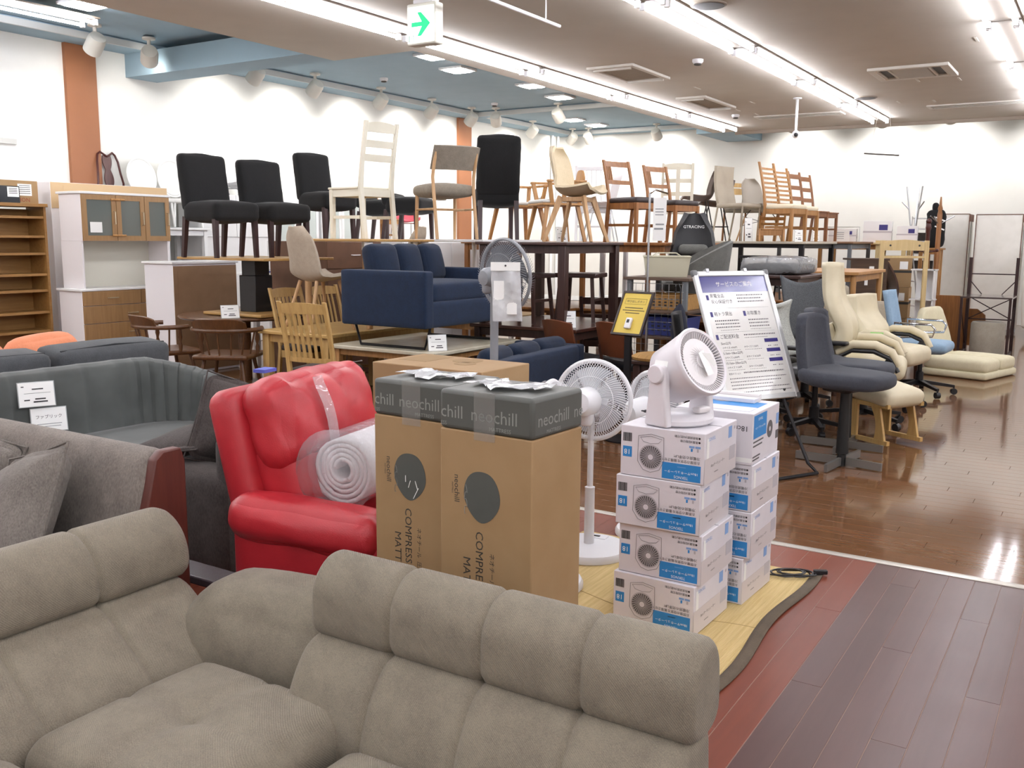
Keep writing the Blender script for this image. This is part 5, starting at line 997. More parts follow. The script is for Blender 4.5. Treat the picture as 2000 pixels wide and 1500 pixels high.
table('small white table holding the blue info card', -8.12, -7.72, 7.35, 7.75, 0, .885, whg, whg, name='side_table')
t = card('info_card', 'white info card with blue heading boxes behind the lift table', (-7.9, 7.52, .886), 50, .24, .2, [], 14, cat='card'); Mi = TF(0, 0, 0, rx=-14) @ TF(0, -.0014, .1, rx=90)
for x, y in ((-.058, .07), (.058, .07), (-.058, -.01), (.058, -.01)): B().box(x-.048, x+.048, y, y+.018, 0, .0005, Mi).build('print_heading', mat('deep_blue_print', '#3A4A9C', .5), t); rules(t, Mi, [(x-.04, x+.03, y-.03, .006)], greyink)
B().box(-.108, .108, -.09, -.07, 0, .0005, Mi).build('print_heading', mat('deep_blue_print', '#3A4A9C', .5), t)
table('small oak table under the second beige shell chair', -6.2, -5.8, 7.2, 7.72, 0, .7, topo, oak, name='side_table')

# ---------------- service board ----------------
ab = thing('service_board', 'white framed service notice board with purple header on an easel', 'sign board', (-1.801, 5.858, 0), 60.75); BM = TF(0, 0, .443, rx=-24.2)
alu = mat('white_aluminium', '#D9DCDC', .3, metal=.3); poster = mat('poster_paper', '#E6E6E2', .18, coat=.6); purp = mat('purple_print', '#4C4D8A', .15, coat=.6); sink = mat('sign_ink', '#44444A', .5); purd = mat('deep_purple_print', '#332C73', .4)
for x0, x1, z0, z1, nm in ((-.315, -.28, 0, .88, 'frame_side'), (.28, .315, 0, .88, 'frame_side'), (-.28, .28, 0, .035, 'frame_bottom'), (-.28, .28, .845, .88, 'frame_top')): B().box(x0, x1, -.014, .012, z0, z1, BM).build(nm, alu, ab, bev=.005)
for sx in (-1, 1):
    for z in (0, .88): B().soft(.022, .016, .022, .012, 5, BM @ TF(sx*.302, 0, z+(-.012 if z else .012))).build('corner_cap', mat('grey_cap', '#6A6C6E', .4), ab)
B().box(-.282, .282, -.004, .004, .03, .85, BM).build('poster', poster, ab)
PB = BM @ TF(0, -.0045, 0, rx=90)
B().box(-.28, .28, .735, .845, 0, .0006, PB).build('header', purp, ab)
def bt_(s, x, f, size, m=sink, al='LEFT'): text(s, size, m, ab, PB @ TF(x, .88*(1-f), .0008), align=al)
bt_('サービスのご案内', 0, .105, .038, paper, 'CENTER')
for f, x in ((.205, -.255), (.335, -.255), (.335, .02), (.51, -.255)): B().box(x, x+.02, .88*(1-f)-.017, .88*(1-f)+.017, 0, .0008, PB).build('print_badge', purd, ab)
bt_('家電全品', -.225, .195, .03); bt_('安心保証付き', -.225, .24, .03); bt_('軽トラ貸出', -.225, .335, .03); bt_('お取置き', .05, .335, .03); bt_('ご配送料金', -.225, .51, .032)
dots = B()
def dl_(x0, x1, f, h=.006, seg=.011):
    x = x0; y = .88*(1-f)
    while x < x1: w_ = seg*(.5+.4*random.random()); dots.box(x, min(x+w_, x1), y-h/2, y+h/2, 0, .0006, PB); x += w_+seg*.6
for f in (.19, .215, .24): dl_(.0, .235-.04*random.random(), f, .008)
for f in (.385, .41, .435): dl_(-.23, -.03, f, .008)
for f in (.385, .41, .435): dl_(.05, .22, f, .008)
dl_(-.2, -.05, .458, .003); dl_(.05, .23, .458, .003); dl_(-.02, .25, .5, .008); dl_(-.02, .18, .522, .003)
for k, f in enumerate((.56, .635, .71)):
    bt_(('5km以内', '5.1km~10km以内', '10.1km~20km以内')[k], -.23, f, .022); bt_(('小サイズ 4,950円', '小サイズ 6,000円', '小サイズ 7,150円')[k], -.225, f+.033, .016); bt_(('大サイズ 7,150円', '大サイズ 8,250円', '大サイズ 9,350円')[k], -.045, f+.033, .016)
    dl_(-.22, -.08, f+.052, .002); dl_(-.04, .1, f+.052, .002); B().box(.14, .255, .88*(1-f)-.004, .88*(1-f)+.02, 0, .0008, PB).build('print_badge', purd, ab); dl_(.16, .19, f+.033, .005); dl_(.21, .245, f+.033, .005); dl_(.155, .24, f-.008, .003, .006)
bt_('配送オプション', -.225, .79, .014); dl_(-.1, .24, .785, .009)
for f, x1 in ((.825, .25), (.85, .2), (.875, .12), (.9, .26), (.93, .265)): dl_(-.225, x1, f, .006)
tag(dots.build('small_print', sink, ab), kind='stuff')
for y in (.29, .475): B().box(-.25, .25, .88*(1-y), .88*(1-y)+.001, 0, .0006, PB).build('print_rule', greyink, ab)
for sx in (-.2, .12): B().box(sx-.012, sx+.012, -.018, .012, .872, .895, BM).build('clip', steel, ab)
eas = [[(-.2, .025, .44), (-.22, -.2, .05), (-.2, -.3, .012), (.2, -.3, .012), (.22, -.2, .05), (.2, .025, .44)], [(-.2, .02, .5), (-.2, .3, .05), (-.18, .36, .012), (.18, .36, .012), (.2, .3, .05), (.2, .02, .5)]]
for e in eas: B().tube(e, .011, 8).build('easel_leg', blackm, ab)
B().cyl((-.2, .21, .2), (.2, .21, .2), .008).build('easel_bar', blackm, ab); B().cyl((-.19, .065, .5), (-.19, .33, 1.05), .011).build('easel_upright', blackm, ab); B().cyl((.19, .065, .5), (.19, .33, 1.05), .011).build('easel_upright', blackm, ab)
for s in (-1, 1): B().cyl((s*.19-.012, .34, .03), (s*.19+.012, .34, .03), .03, None, 16).build('caster', blackm, ab)
# ---------------- call button sign ----------------
cs = thing('call_sign', 'yellow call-button sign in a dark frame on a black post', 'sign', (-2.9, 6.13, 0), -9); SM = TF(0, 0, .768, rx=-28)
dkf = mat('dark_frame', '#2B1D18', .4); yel = mat('yellow_print', '#D8BD55', .6)
for x0, x1, z0, z1 in ((-.13, -.115, 0, .345), (.115, .13, 0, .345), (-.115, .115, 0, .015), (-.115, .115, .33, .345)): B().box(x0, x1, -.01, .012, z0, z1, SM).build('frame_bar', dkf, cs)
B().box(-.117, .117, -.004, .006, .013, .332, SM).build('panel', yel, cs); SP = SM @ TF(0, -.0045, 0, rx=90)
text('呼び出しボタン', .022, ink, cs, SP @ TF(0, .265, .0005)); B().tube([(-.09, .245, .0006), (.09, .245, .0006), (.09, .288, .0006), (-.09, .288, .0006)], .0008, 4, True, SP).build('print_box', ink, cs)
dots = B(); PB2 = PB; PB = SP
for y, x in ((.215, .075), (.195, .09), (.175, .06)):
    xx = -x
    while xx < x: dots.box(xx, xx+.007, y-.004, y+.004, 0, .0006, SP); xx += .011
tag(dots.build('small_print', ink, cs), kind='stuff'); bq = B().soft(.026, .012, .042, .008, 6, SM @ TF(-.0, -.014, .09)).build('call_button', white_pl, cs); B().box(-.011, .009, -.028, -.0255, .09, .115, SM).build('button_key', ink, bq)
B().box(-.025, .025, .02, .045, .0, .82).build('post', blackm, cs); B().lathe([(0, 0), (.16, 0), (.16, .012), (0, .016)], 28, TF(0, .03, 0)).build('base', blackm, cs)
# ---------------- pole with paper holder ----------------
ps = thing('pole_sign', 'tall paper sign in a clear holder on a thin metal pole', 'sign', (-3.07, 6.86, 0), 20); B().cyl((0, 0, 0), (0, 0, 1.8), .009, None, 10).build('pole', steel, ps); B().lathe([(0, 0), (.14, 0), (.14, .01), (0, .014)], 24).build('base', steel, ps)
B().tube([(0, 0, 1.8), (.04, 0, 1.83), (.14, 0, 1.8)], .008, 6).build('arm', chrome, ps); B().box(.03, .13, -.006, .006, 1.44, 1.77).build('paper_panel', paper, ps)
PP = TF(.08, -.0065, 1.6, rx=90); rules(ps, PP, [(-.035, .03, .08-.022*k, .007) for k in range(3)] + [(-.03, .035, -.04, .012), (-.04, .03, -.075, .014)], greyink)
# ---------------- tool rack with baskets ----------------
rk = thing('metal_rack', 'grey metal rack with wooden shelves and wire mesh side', 'rack', (-3.22, 7.7, 0), 0); greyp = mat('grey_paint', '#6E7276', .5); rkt = mat('rack_plank', '#5E4A3C', .5, 'wood', hex2='#4E3C30')
for x in (-.25, .25):
    for y in (-.3, .3): B().box(x-.02, x+.02, y-.02, y+.02, 0, 1.12).build('post', greyp, rk)
for z in (.35, .64, .86, 1.135): B().box(-.3, .3, -.34, .34, z-.025, z).build('shelf', rkt, rk, bev=.003)
mw = B()
for k in range(9): mw.cyl((-.24+.06*k, -.335, .05), (-.24+.06*k, -.335, 1.08), .0025, None, 4)
for k in range(17): mw.cyl((-.25, -.338, .06+.064*k), (.25, -.338, .06+.064*k), .0025, None, 4)
tag(mw.build('wire_mesh', steel, rk), kind='stuff')
def basket(label, loc, rz, w, d, h, m, fill=None, flare=1.15, cat='basket', name='basket', holes=True):
    t = thing(name, label, cat, loc, rz); b = B(); L = []
    for z, s in ((0, 1), (h, flare), (h, flare*.97), (.01, .97)): L.append([(sx*w/2*s, sy*d/2*s, z) for sx, sy in ((-1, -1), (1, -1), (1, 1), (-1, 1))])
    b.loft(L); b.build('body', m, t); B().tube([(sx*w/2*flare, sy*d/2*flare, h) for sx, sy in ((-1, -1), (1, -1), (1, 1), (-1, 1))], .008, 6, True).build('rim', m, t)
    if holes:
        hb = B()
        for r_ in range(3):
            for k in range(8): s = 1+(flare-1)*(.3+.25*r_); x = (-.42+.12*k)*w*s; hb.box(x, x+w*.05, -d/2*s-.002, -d/2*s+.004, h*(.25+.22*r_), h*(.36+.22*r_))
        tag(hb.build('hole_pattern', ink, t), kind='stuff')
    return t
bs = basket('cream shopping basket filled with small fittings on the rack top', (-3.22, 7.58, 1.137), 25, .34, .26, .17, mat('cream_plastic', '#CFCBB4', .4, alpha=.75), holes=False)
for s in (-1, 1): B().tube([(-.12, s*.15, .17), (-.08, s*.06, .2), (.08, s*.06, .2), (.12, s*.15, .17)], .005, 6).build('handle', mat('cream_plastic', '#CFCBB4', .4, alpha=.75), bs)
fb = B(); random.seed(5)
for k in range(70): fb.cb((random.uniform(-.13, .13), random.uniform(-.1, .1), .02+random.random()*.06), (.02, .02, .015), TF(0, 0, 0))
tag(fb.build('fittings', mat('mixed_metal', '#8C8A84', .4, metal=.6), bs), kind='stuff')
crate = basket('perforated wooden crate on the second shelf of the rack', (-3.2, 7.6, .862), 0, .44, .3, .12, mat('crate_wood', '#B5884C', .5, 'wood'), None, 1.02, name='wooden_crate', cat='crate')
basket('dark blue plastic basket on the rack', (-3.2, 7.6, .642), 0, .44, .3, .15, mat('blue_plastic', '#3B4585', .4), flare=1.08); basket('white plastic basket with round holes on the lower rack shelf', (-3.08, 7.58, .352), 0, .3, .25, .14, white_pl)
um = thing('hanging_umbrella', 'navy folded umbrella hanging from the rack corner', 'umbrella', (-2.96, 7.28, .35)); umm = mat('navy_cloth', '#171C30', .8, 'fabric'); B().tube([(0, 0, 0), (.01, 0, .15), (0, 0, .35), (-.01, 0, .52), (0, 0, .58)], [.02, .05, .075, .05, .012], 12).build('canopy', umm, um); B().tube([(0, 0, .56), (0, 0, .7), (-.02, 0, .74), (-.045, 0, .72), (-.045, 0, .67)], .007, 8).build('handle', blackm, um)
sd = thing('festive_decoration', 'red and white soft decoration with green leaf in the rack', 'decoration', (-2.8, 7.62, .0)); redf_ = mat('felt_red', '#B3202A', .8); B().box(-.1, .1, -.12, .12, 0, .6).build('box', walnut, sd)
for x, y, m_, r_ in ((-.05, -.06, redf_, .055), (.04, -.04, paper, .05), (0, .05, redf_, .05), (.06, .06, mat('leaf_green', '#3E6B33', .6), .05)): B().soft(r_, r_, r_*.8, r_*.8, 6, TF(x, y, .64)).build('pompom', m_, sd)
ht = thing('straw_hat', 'round straw seat pad lying beside the call sign post', 'seat pad', (-2.86, 6.62, .55)); B().lathe([(0, 0), (.19, 0), (.2, .02), (.16, .04), (0, .045)], 28).build('pad', mat('straw2', '#C79B5B', .7, 'straw', hex2='#A87E43'), ht)
st_ = table('small dark table holding the straw pad', -3.03, -2.69, 6.45, 6.79, 0, .548, drk, drkz, name='side_table')
# ---------------- tub chair and gaming chair ----------------
table('low teak table under the grey tub chair', -3.75, -2.95, 8.06, 8.8, 0, .72, teak, teak)
tc_ = thing('tub_chair', 'grey felt tub chair raised behind the basket', 'armchair', (-3.34, 8.42, .722), -62); felt = mat('grey_felt', '#6A6A66', .95, 'fabric', hex2='#565652')
def tubfn(u, v):
    a = R(-35+250*u); r_ = .31+.06*v; top = .38+.34*(sin(pi*u)**.8); return (r_*cos(a), .02+r_*.95*sin(a), .2+(top-.2)*v)
B().grid(tubfn, 40, 10, .03).build('shell', felt, tc_, ang=1.5); B().soft(.27, .26, .06, .05, 10, TF(0, 0, .3)).build('seat', felt, tc_)
for sx in (-1, 1):
    for sy in (-1, 1): B().cyl((sx*.2, sy*.2, 0), (sx*.17, sy*.17, .25), .014).build('leg', blackm, tc_)
gm = thing('gaming_chair', 'black gaming chair headrest lettered GTRACING behind the tub chair', 'office chair', (-3.57, 9.05, 0), 20); gmm = mat('black_pu', '#222326', .5, 'leather'); 
def gfn(u, v):
    z = .5+1.22*v; w_ = .24-.06*abs(sin(v*5))*(v > .5)-.1*max(0, v-.85)/.15; return (w_*(2*u-1), .24+.14*v-.05*(2*u-1)**2, z)
B().grid(gfn, 12, 24, .07).build('backrest', gmm, gm); B().soft(.25, .25, .06, .05, 8, TF(0, 0, .5)).build('seat', gmm, gm); text('GTRACING', .042, paper, gm, TF(0, .25, 1.58, rx=84)); B().soft(.15, .05, .055, .05, 8, TF(0, .26, 1.35, rx=-10)).build('neck_pillow', felt, gm); B().box(-.2, .2, -.2, .2, 0, .44).build('base', blackm, gm)
# ---------------- office chairs ----------------
def starbase(t, m, r=.3, n=5, a0=0, h=.09, col=.42):
    for k in range(n):
        a = 2*pi*k/n+a0; B().bar((0, 0, h+.03), (r*cos(a), r*sin(a), h-.01), .045, .035, None, .03, .025).build('base_arm', m, t); c = B(); c.cyl((r*cos(a)-.02*sin(a), r*sin(a)+.02*cos(a), .03), (r*cos(a)+.02*sin(a), r*sin(a)-.02*cos(a), .03), .03, None, 14); c.cyl((r*cos(a), r*sin(a), .05), (r*cos(a), r*sin(a), h), .008, None, 6); c.build('caster', black_pl, t)
    B().lathe([(.04, h-.01), (.035, h+.12), (.022, h+.13), (.02, col)], 16).build('gas_column', blackm, t)
dgf = mat('charcoal_wool', '#3C3F47', .95, 'fabric', hex2='#31333B', bump=.3)
def woolchair(label, loc, rz, tg=True):
    t = thing('office_chair', label, 'office chair', loc, rz)
    for k, L_ in enumerate((.31, .31, .26, .26)):
        a = pi/2*k+.1; B().bar((.03*cos(a), .03*sin(a), .035), (L_*cos(a), L_*sin(a), .03), .02, .05).build('base_arm', mat('base_grey', '#8C8A86', .35, metal=.7), t)
    B().lathe([(.028, .0), (.028, .08), (.04, .085), (.034, .3), (.03, .5)], 18).build('column', mat('deep_black', '#0B0B0C', .5), t); B().soft(.1, .1, .03, .02, 6, TF(0, .02, .52)).build('mechanism', black_pl, t)
    def sf(u, v):
        a = 2*pi*u; r_ = v; x = .24*r_*cos(a); y = -.02+.25*r_*sin(a); return (x, y, .0)
    b = B(); b.soft(.245, .27, .045, .042, 14, TF(0, -.02, .575), (0, 0, .012)); v = []
    for x, y, z in b.v:
        k = (x/.245)**2; y2 = y*(1-.12*k); dz = .03*max(0, (y-.12))/.15; v.append((x*(1-.25*max(0, -y/.27)**2), y2, z+dz))
    b.v = v; b.build('seat', dgf, t)
    def bfn(u, v_): w_ = .17-.02*v_+.03*(1-v_); return (w_*(2*u-1), .22+.04*sin(v_*2)+.03*v_-.03*(2*u-1)**2, .56+.42*v_-.03*(2*u-1)**4*(v_ > .9))
    B().grid(bfn, 12, 14, .06).build('backrest', dgf, t, ang=2)
    if tg: B().cb((-.03, .305, .9), (.03, .004, .09), TF(0, 0, 0)).build('hang_tag', paper, t)
    return t
woolchair('nearest charcoal wool office chair on a flat cross base', (-1.375, 6.22, 0), 76); woolchair('second charcoal wool office chair right behind the nearest', (-1.48, 6.76, 0), 82, False)
cre = mat('cream_leather', '#D6CCAF', .5, 'leather', hex2='#C8BD9F', bump=.15)
def execchair(label, loc, rz, m, hb=.8, arms=True, w=.27):
    t = thing('executive_chair', label, 'office chair', loc, rz); starbase(t, blackm, .33, 5, .3); B().soft(w, .27, .075, .06, 12, TF(0, -.03, .47), (0, 0, .03)).build('seat', m, t)
    def bf(u, v): q = 2*u-1; w_ = w*(1-(.35 if hb > .7 else .08)*max(0, v-.62)/.38)*(1+.1*sin(v*6)*(hb > .7)); return (w_*q, .27+.05*v-.1*math.exp(-((v-.36)/.2)**2)-.05*q*q, .46+hb*v)
    wrinkle(B().grid(bf, 14, 26, .11), .002, 30).build('backrest', m, t, ang=2)
    B().grid(lambda u, v: (w*.7*(2*u-1), .16+.14*v, .5+hb*.35*v), 6, 6, .09).build('lumbar_cushion', m, t, ang=2)
    if arms:
        for s in (-1, 1):
            ap = [(s*.31, .2, .6), (s*.31, .08, .67), (s*.31, -.08, .67), (s*.31, -.2, .62), (s*.31, -.26, .52)]; B().tube(ap, [.028, .032, .034, .032, .025], 10).build('arm_pad', m, t); B().tube([(p[0], p[1]+.01, p[2]-.05) for p in ap] , .018, 8).build('arm_frame', black_pl, t); B().bar((s*.31, -.2, .57), (s*.24, -.1, .42), .03, .05).build('arm_bracket', black_pl, t)
    return t
e1 = execchair('cream leather high-back office chair with padded arms', (-1.58, 7.78, 0), 98, cre, .82); B().cb((.345, -.05, .69), (.004, .1, .04), TF(0, 0, 0)).build('green_tag', mat('green_tag', '#A6D98A', .6), e1); B().cb((.35, .16, .6), (.004, .06, .06), TF(0, 0, 0)).build('price_tag', paper, e1)
execchair('second cream leather office chair behind the first', (-1.6, 8.75, 0), 80, cre, .52)
ot = thing('footstool', 'cream footstool on a pale wooden sled frame', 'footstool', (-1.3, 7.12, 0), 60); B().soft(.2, .2, .06, .05, 10, TF(0, 0, .37, rx=8), (0, 0, .02)).build('cushion', cre, ot)
for s in (-1, 1):
    B().box(s*.17-.015, s*.17+.015, -.2, .2, .03, .06).build('runner', pine, ot); B().grid(lambda u, v: (s*.17, -.17+.06*v+.09*u*(1-.4*sin(v*3)), .06+.25*v), 3, 8, .02).build('side_leg', pine, ot); B().grid(lambda u, v: (s*.17, .08+.09*u, .06+.25*v), 3, 8, .02).build('side_leg', pine, ot); B().box(s*.17-.015, s*.17+.015, -.19, .19, .29, .32).build('top_rail', pine, ot)
ice = mat('ice_blue_fabric', '#8FA9BF', .9, 'fabric', hex2='#7F9AB1')
bc_ = thing('blue_office_chair', 'pale blue office chair with chrome loop arms', 'office chair', (-1.47, 9.7, 0), 88); starbase(bc_, blackm, .32, 5, .1); B().soft(.24, .24, .05, .045, 10, TF(0, -.02, .46), (0, 0, .02)).build('seat', ice, bc_); B().grid(lambda u, v: (.2*(2*u-1)*(1-.15*v), .26+.1*v-.04*(2*u-1)**2, .5+.48*v), 10, 12, .045).build('backrest', ice, bc_, ang=2)
for s in (-1, 1): B().tube([(s*.27, .18, .48), (s*.28, .2, .69), (s*.28, -.12, .69), (s*.28, -.16, .65), (s*.28, -.14, .58), (s*.27, .14, .56)], .011, 8).build('arm_loop', chrome, bc_)
mw1 = thing('mesh_office_chair', 'office chair with white wavy mesh back behind the notice board', 'office chair', (-1.8, 7.14, 0), 86); starbase(mw1, blackm, .2); wm = mat('white_mesh', '#C9CCC6', .6, 'mesh', hex2='#A8ABA6'); B().soft(.24, .24, .05, .045, 8, TF(0, 0, .47)).build('seat', black_pl, mw1)
B().grid(lambda u, v: (.2*(2*u-1)*(1-.1*v), .23+.08*sin(v*2.6)+.05*v-.04*(2*u-1)**2, .58+.42*v-.03*(1-(2*u-1)**2)*(v > .9)), 12, 14, .018).build('backrest', wm, mw1, ang=2)
for s in (-1, 1): B().box(s*.27-.04, s*.27+.04, -.14, .14, .66, .69).build('arm_pad', black_pl, mw1, bev=.01); B().bar((s*.27, 0, .66), (s*.24, 0, .48), .03, .06).build('arm_post', black_pl, mw1)
mg_ = thing('mesh_office_chair', 'office chair with dark grey net back and dipped top', 'office chair', (-2.2, 8.35, 0), 25); starbase(mg_, blackm, .22); gmesh = mat('grey_net', '#5B5F63', .6, 'mesh', hex2='#3A3D41', scale=1.6); B().soft(.24, .24, .05, .045, 8, TF(0, 0, .47)).build('seat', black_pl, mg_)
B().grid(lambda u, v: (.21*(2*u-1)*(.62+.38*v), .24+.12*v-.06*(2*u-1)**2, .58+.56*v-.07*(1-(2*u-1)**2)*v*v), 14, 14, .018).build('backrest', gmesh, mg_, ang=2)
for i, (lb, p, rz) in enumerate((('black swivel chair behind the notice board', (-2.42, 6.6, 0), 110), ('black swivel chair in the shade under the grey net chair', (-2.4, 7.6, 0), 60))):
    t = thing('swivel_chair', lb, 'office chair', p, rz); starbase(t, blackm, .3); B().soft(.24, .24, .05, .045, 8, TF(0, 0, .47)).build('seat', black_pl, t); B().grid(lambda u, v: (.21*(2*u-1), .23+.06*v-.03*(2*u-1)**2, .56+.36*v), 10, 8, .04).build('backrest', blackfab, t, ang=2)
tpe = mat('taupe_fabric', '#A09684', .95, 'fabric', hex2='#8F8573')
for i, (lb, p, rz, h_) in enumerate((('taupe dining chair with green tag beside the cream chair', (-2.14, 9.35, 0), 50, 1.02), ('taupe dining chair behind the pale blue chair', (-1.86, 10.25, 0), 60, .82), ('taupe low armchair between the cream and pale blue chairs', (-1.95, 10.85, 0), 60, .72))):
    t = parsons(lb, p, rz, tpe, walnut, h_, tagc=False); t.name = 'taupe_chair'
    if i == 0: B().cb((-.1, -.03+.3, .92), (.045, .006, .1)).build('green_tag', mat('green_tag', '#A6D98A', .6), t)
fs = thing('floor_chair', 'cream quilted legless floor chair lying open by the aisle', 'floor chair', (-1.25, 11.45, 0), 74); fcm = mat('cream_quilt', '#D9D2B4', .85, 'fabric', hex2='#CCC4A5')
B().soft(.2, .34, .07, .05, 10, TF(-.21, -.02, .14), (0, 0, .015)).build('seat_cushion', fcm, fs); B().soft(.2, .34, .07, .05, 10, TF(.2, -.02, .14), (0, 0, .015)).build('seat_cushion', fcm, fs); B().soft(.42, .35, .04, .03, 8, TF(0, -.02, .04)).build('base_cushion', fcm, fs)
B().grid(lambda u, v: (.4*(2*u-1)*(1-.35*v*v), .36+.1*v, .1+.62*v-.1*(2*u-1)**4*v), 16, 12, .09).build('backrest', fcm, fs, ang=2)
# ---------------- right far: desk rack, pouf, wardrobes ----------------
dr = thing('metal_desk', 'dark metal desk frame with upright posts and cross braces', 'desk', (-1.31, 13.72, 0)); brm = mat('dark_brown_metal', '#33201F', .4, metal=.3)
for x in (-.28, .28): B().box(x-.02, x+.02, .3, .34, 0, 1.245).build('post', brm, dr); B().box(x-.015, x+.015, -.34, -.31, 0, .735).build('front_leg', brm, dr); B().box(x-.012, x+.012, -.32, .32, .0, .025).build('floor_bar', brm, dr)
B().box(-.3, .3, -.35, .35, .735, .755).build('top', mat('dark_glass_top', '#4A3F3D', .15), dr); B().box(-.28, .28, .31, .33, 1.02, 1.035).build('cross_bar', brm, dr); B().box(-.28, .28, .31, .33, .42, .435).build('cross_bar', brm, dr); B().box(-.28, .28, -.33, -.31, .0, .02).build('cross_bar', brm, dr)
for a, b_ in (((-.28, .32, .42), (.28, .32, .73)), ((.28, .32, .42), (-.28, .32, .73)), ((-.28, .32, .95), (-.12, .32, .76)), ((.28, .32, .95), (.12, .32, .76)), ((.28, -.3, .1), (.28, .3, .6)), ((-.28, -.3, .6), (-.28, .3, .1))): B().cyl(a, b_, .007, None, 6).build('brace', brm, dr)
pf_ = thing('round_pouf', 'grey fabric cylinder pouf under the metal desk', 'pouf', (-1.28, 13.62, 0)); B().lathe([(0, .02), (.2, .02), (.205, .05), (.205, .4), (.19, .425), (0, .43)], 36).build('cover', mat('pouf_grey', '#A39C8E', .95, 'fabric', hex2='#8F887B'), pf_); B().lathe([(.18, 0), (.18, .02)], 24).build('foot', black_pl, pf_)
wcl = mat('nonwoven_white', '#F2F0E8', .85, 'card', hex2='#EAE8DF'); wbr = mat('brown_trim', '#6B4434', .7)
def wardrobe(label, x0, x1, y0, y1, h):
    t = thing('fabric_wardrobe', label, 'wardrobe', ((x0+x1)/2, (y0+y1)/2, 0)); hx, hy = (x1-x0)/2, (y1-y0)/2
    wrinkle(B().soft(hx, hy, h/2-.03, .02, 10, TF(0, 0, h/2+.03)), .002, 14).build('cover', wcl, t); B().box(hx, hx+.004, -hy+.02, hy-.02, h-.12, h-.005).build('side_trim', wbr, t)
    for x in (-hx, hx): B().cyl((x, -hy-.002, .04), (x, -hy-.002, h), .006, None, 6).build('piping', wbr, t)
    B().cyl((-hx, -hy-.002, h), (hx, -hy-.002, h), .006, None, 6).build('piping', wbr, t); B().box(hx, hx+.004, -.01, .01, h*.45, h-.12).build('zip', ink, t)
    for sx in (-1, 1):
        for sy in (-1, 1): B().cyl((sx*(hx-.03), sy*(hy-.03), 0), (sx*(hx-.03), sy*(hy-.03), .05), .015).build('foot', steel, t)
wardrobe('left white fabric wardrobe with brown trim by the back wall', -2.62, -2.02, 17.2, 17.75, 1.9); wardrobe('right white fabric wardrobe with brown trim by the back wall', -1.88, -1.22, 16.85, 17.4, 1.88)
t = thing('covered_rack', 'white sheet covered clothes rack at the right edge', 'clothes rack', (-.98, 16.6, 0)); wrinkle(B().soft(.1, .45, .62, .06, 10, TF(0, 0, .78), (.05, 0, 0)), .006, 9).build('sheet', wcl, t); B().box(-.02, .02, -.4, .4, .0, .05).build('foot_bar', steel, t); B().cyl((0, 0, .04), (0, 0, .2), .015).build('post', steel, t)
ws = thing('slim_shelf', 'narrow white open shelf standing by the wardrobes', 'shelf', (-2.02, 13.1, 0)); B().box(-.1, .13, .1, .12, 0, 1.1).build('back_panel', whg, ws); B().box(.13, .145, -.12, .12, 0, 1.1).build('side_panel', whg, ws)
for z in (.05, .35, .72, 1.1): B().box(-.14, .16, -.12, .1, z-.015, z).build('shelf', whg, ws)
bd = thing('brown_boards', 'brown wooden headboard leaning beside the metal desk', 'headboard', (-1.78, 14.2, 0)); B().box(-.28, .2, -.03, .03, 0, .72).build('panel', teak, bd); B().prism([(0, 0), (.2, 0), (.22, .2), (.2, .42), (.1, .5), (0, .5)], .05, TF(.2, .03, .05, rx=90)).build('end_panel', teak, bd)
cc = thing('corner_desk', 'dark brown desk side with S-curved panel behind the pine frame', 'desk', (-2.55, 13.0, 0), 25); dkw = mat('desk_brown', '#4B3420', .5, 'wood', hex2='#3C2818'); B().box(-.36, .1, -.02, .02, 0, 1.2).build('side_panel', dkw, cc)
B().grid(lambda u, v: (.1+.12*sin(u*5.2)+.1*u, -.02+.5*v, 1.18-1.15*u), 20, 2, .02).build('curved_panel', walnut, cc); B().box(-.38, .12, -.03, .4, 1.2, 1.225).build('top', dkw, cc)
B().cb((-.1, -.024, 1.1), (.06, .004, .05)).build('price_sticker', paper, cc); B().cb((-.16, -.026, .98), (.04, .004, .2), TF(0, 0, 0)).build('hang_tag', paper, cc)
pn = thing('bed_end', 'pale pine bed end with round screw holes standing upright', 'bed frame', (-2.12, 12.2, 0), 28); pal = mat('pale_pine', '#CDB685', .5, 'woodz', hex2='#BEA572')
for x in (-.26, .26): B().box(x-.025, x+.025, -.02, .02, 0, 1.46).build('post', pal, pn, bev=.004)
B().loft([[(x, -.015, 1.34), (x, .015, 1.34), (x, .015, 1.44+.03*(1-(x/.24)**2)), (x, -.015, 1.44+.03*(1-(x/.24)**2))] for x in (-.235, -.12, 0, .12, .235)]).build('top_rail', pal, pn); B().box(-.24, .24, -.012, .012, 1.25, 1.275).build('rail', pal, pn)
for x in (-.17, .17): B().cyl((x, -.016, 1.4), (x, -.018, 1.4), .012, None, 12).build('screw_hole', ink, pn)
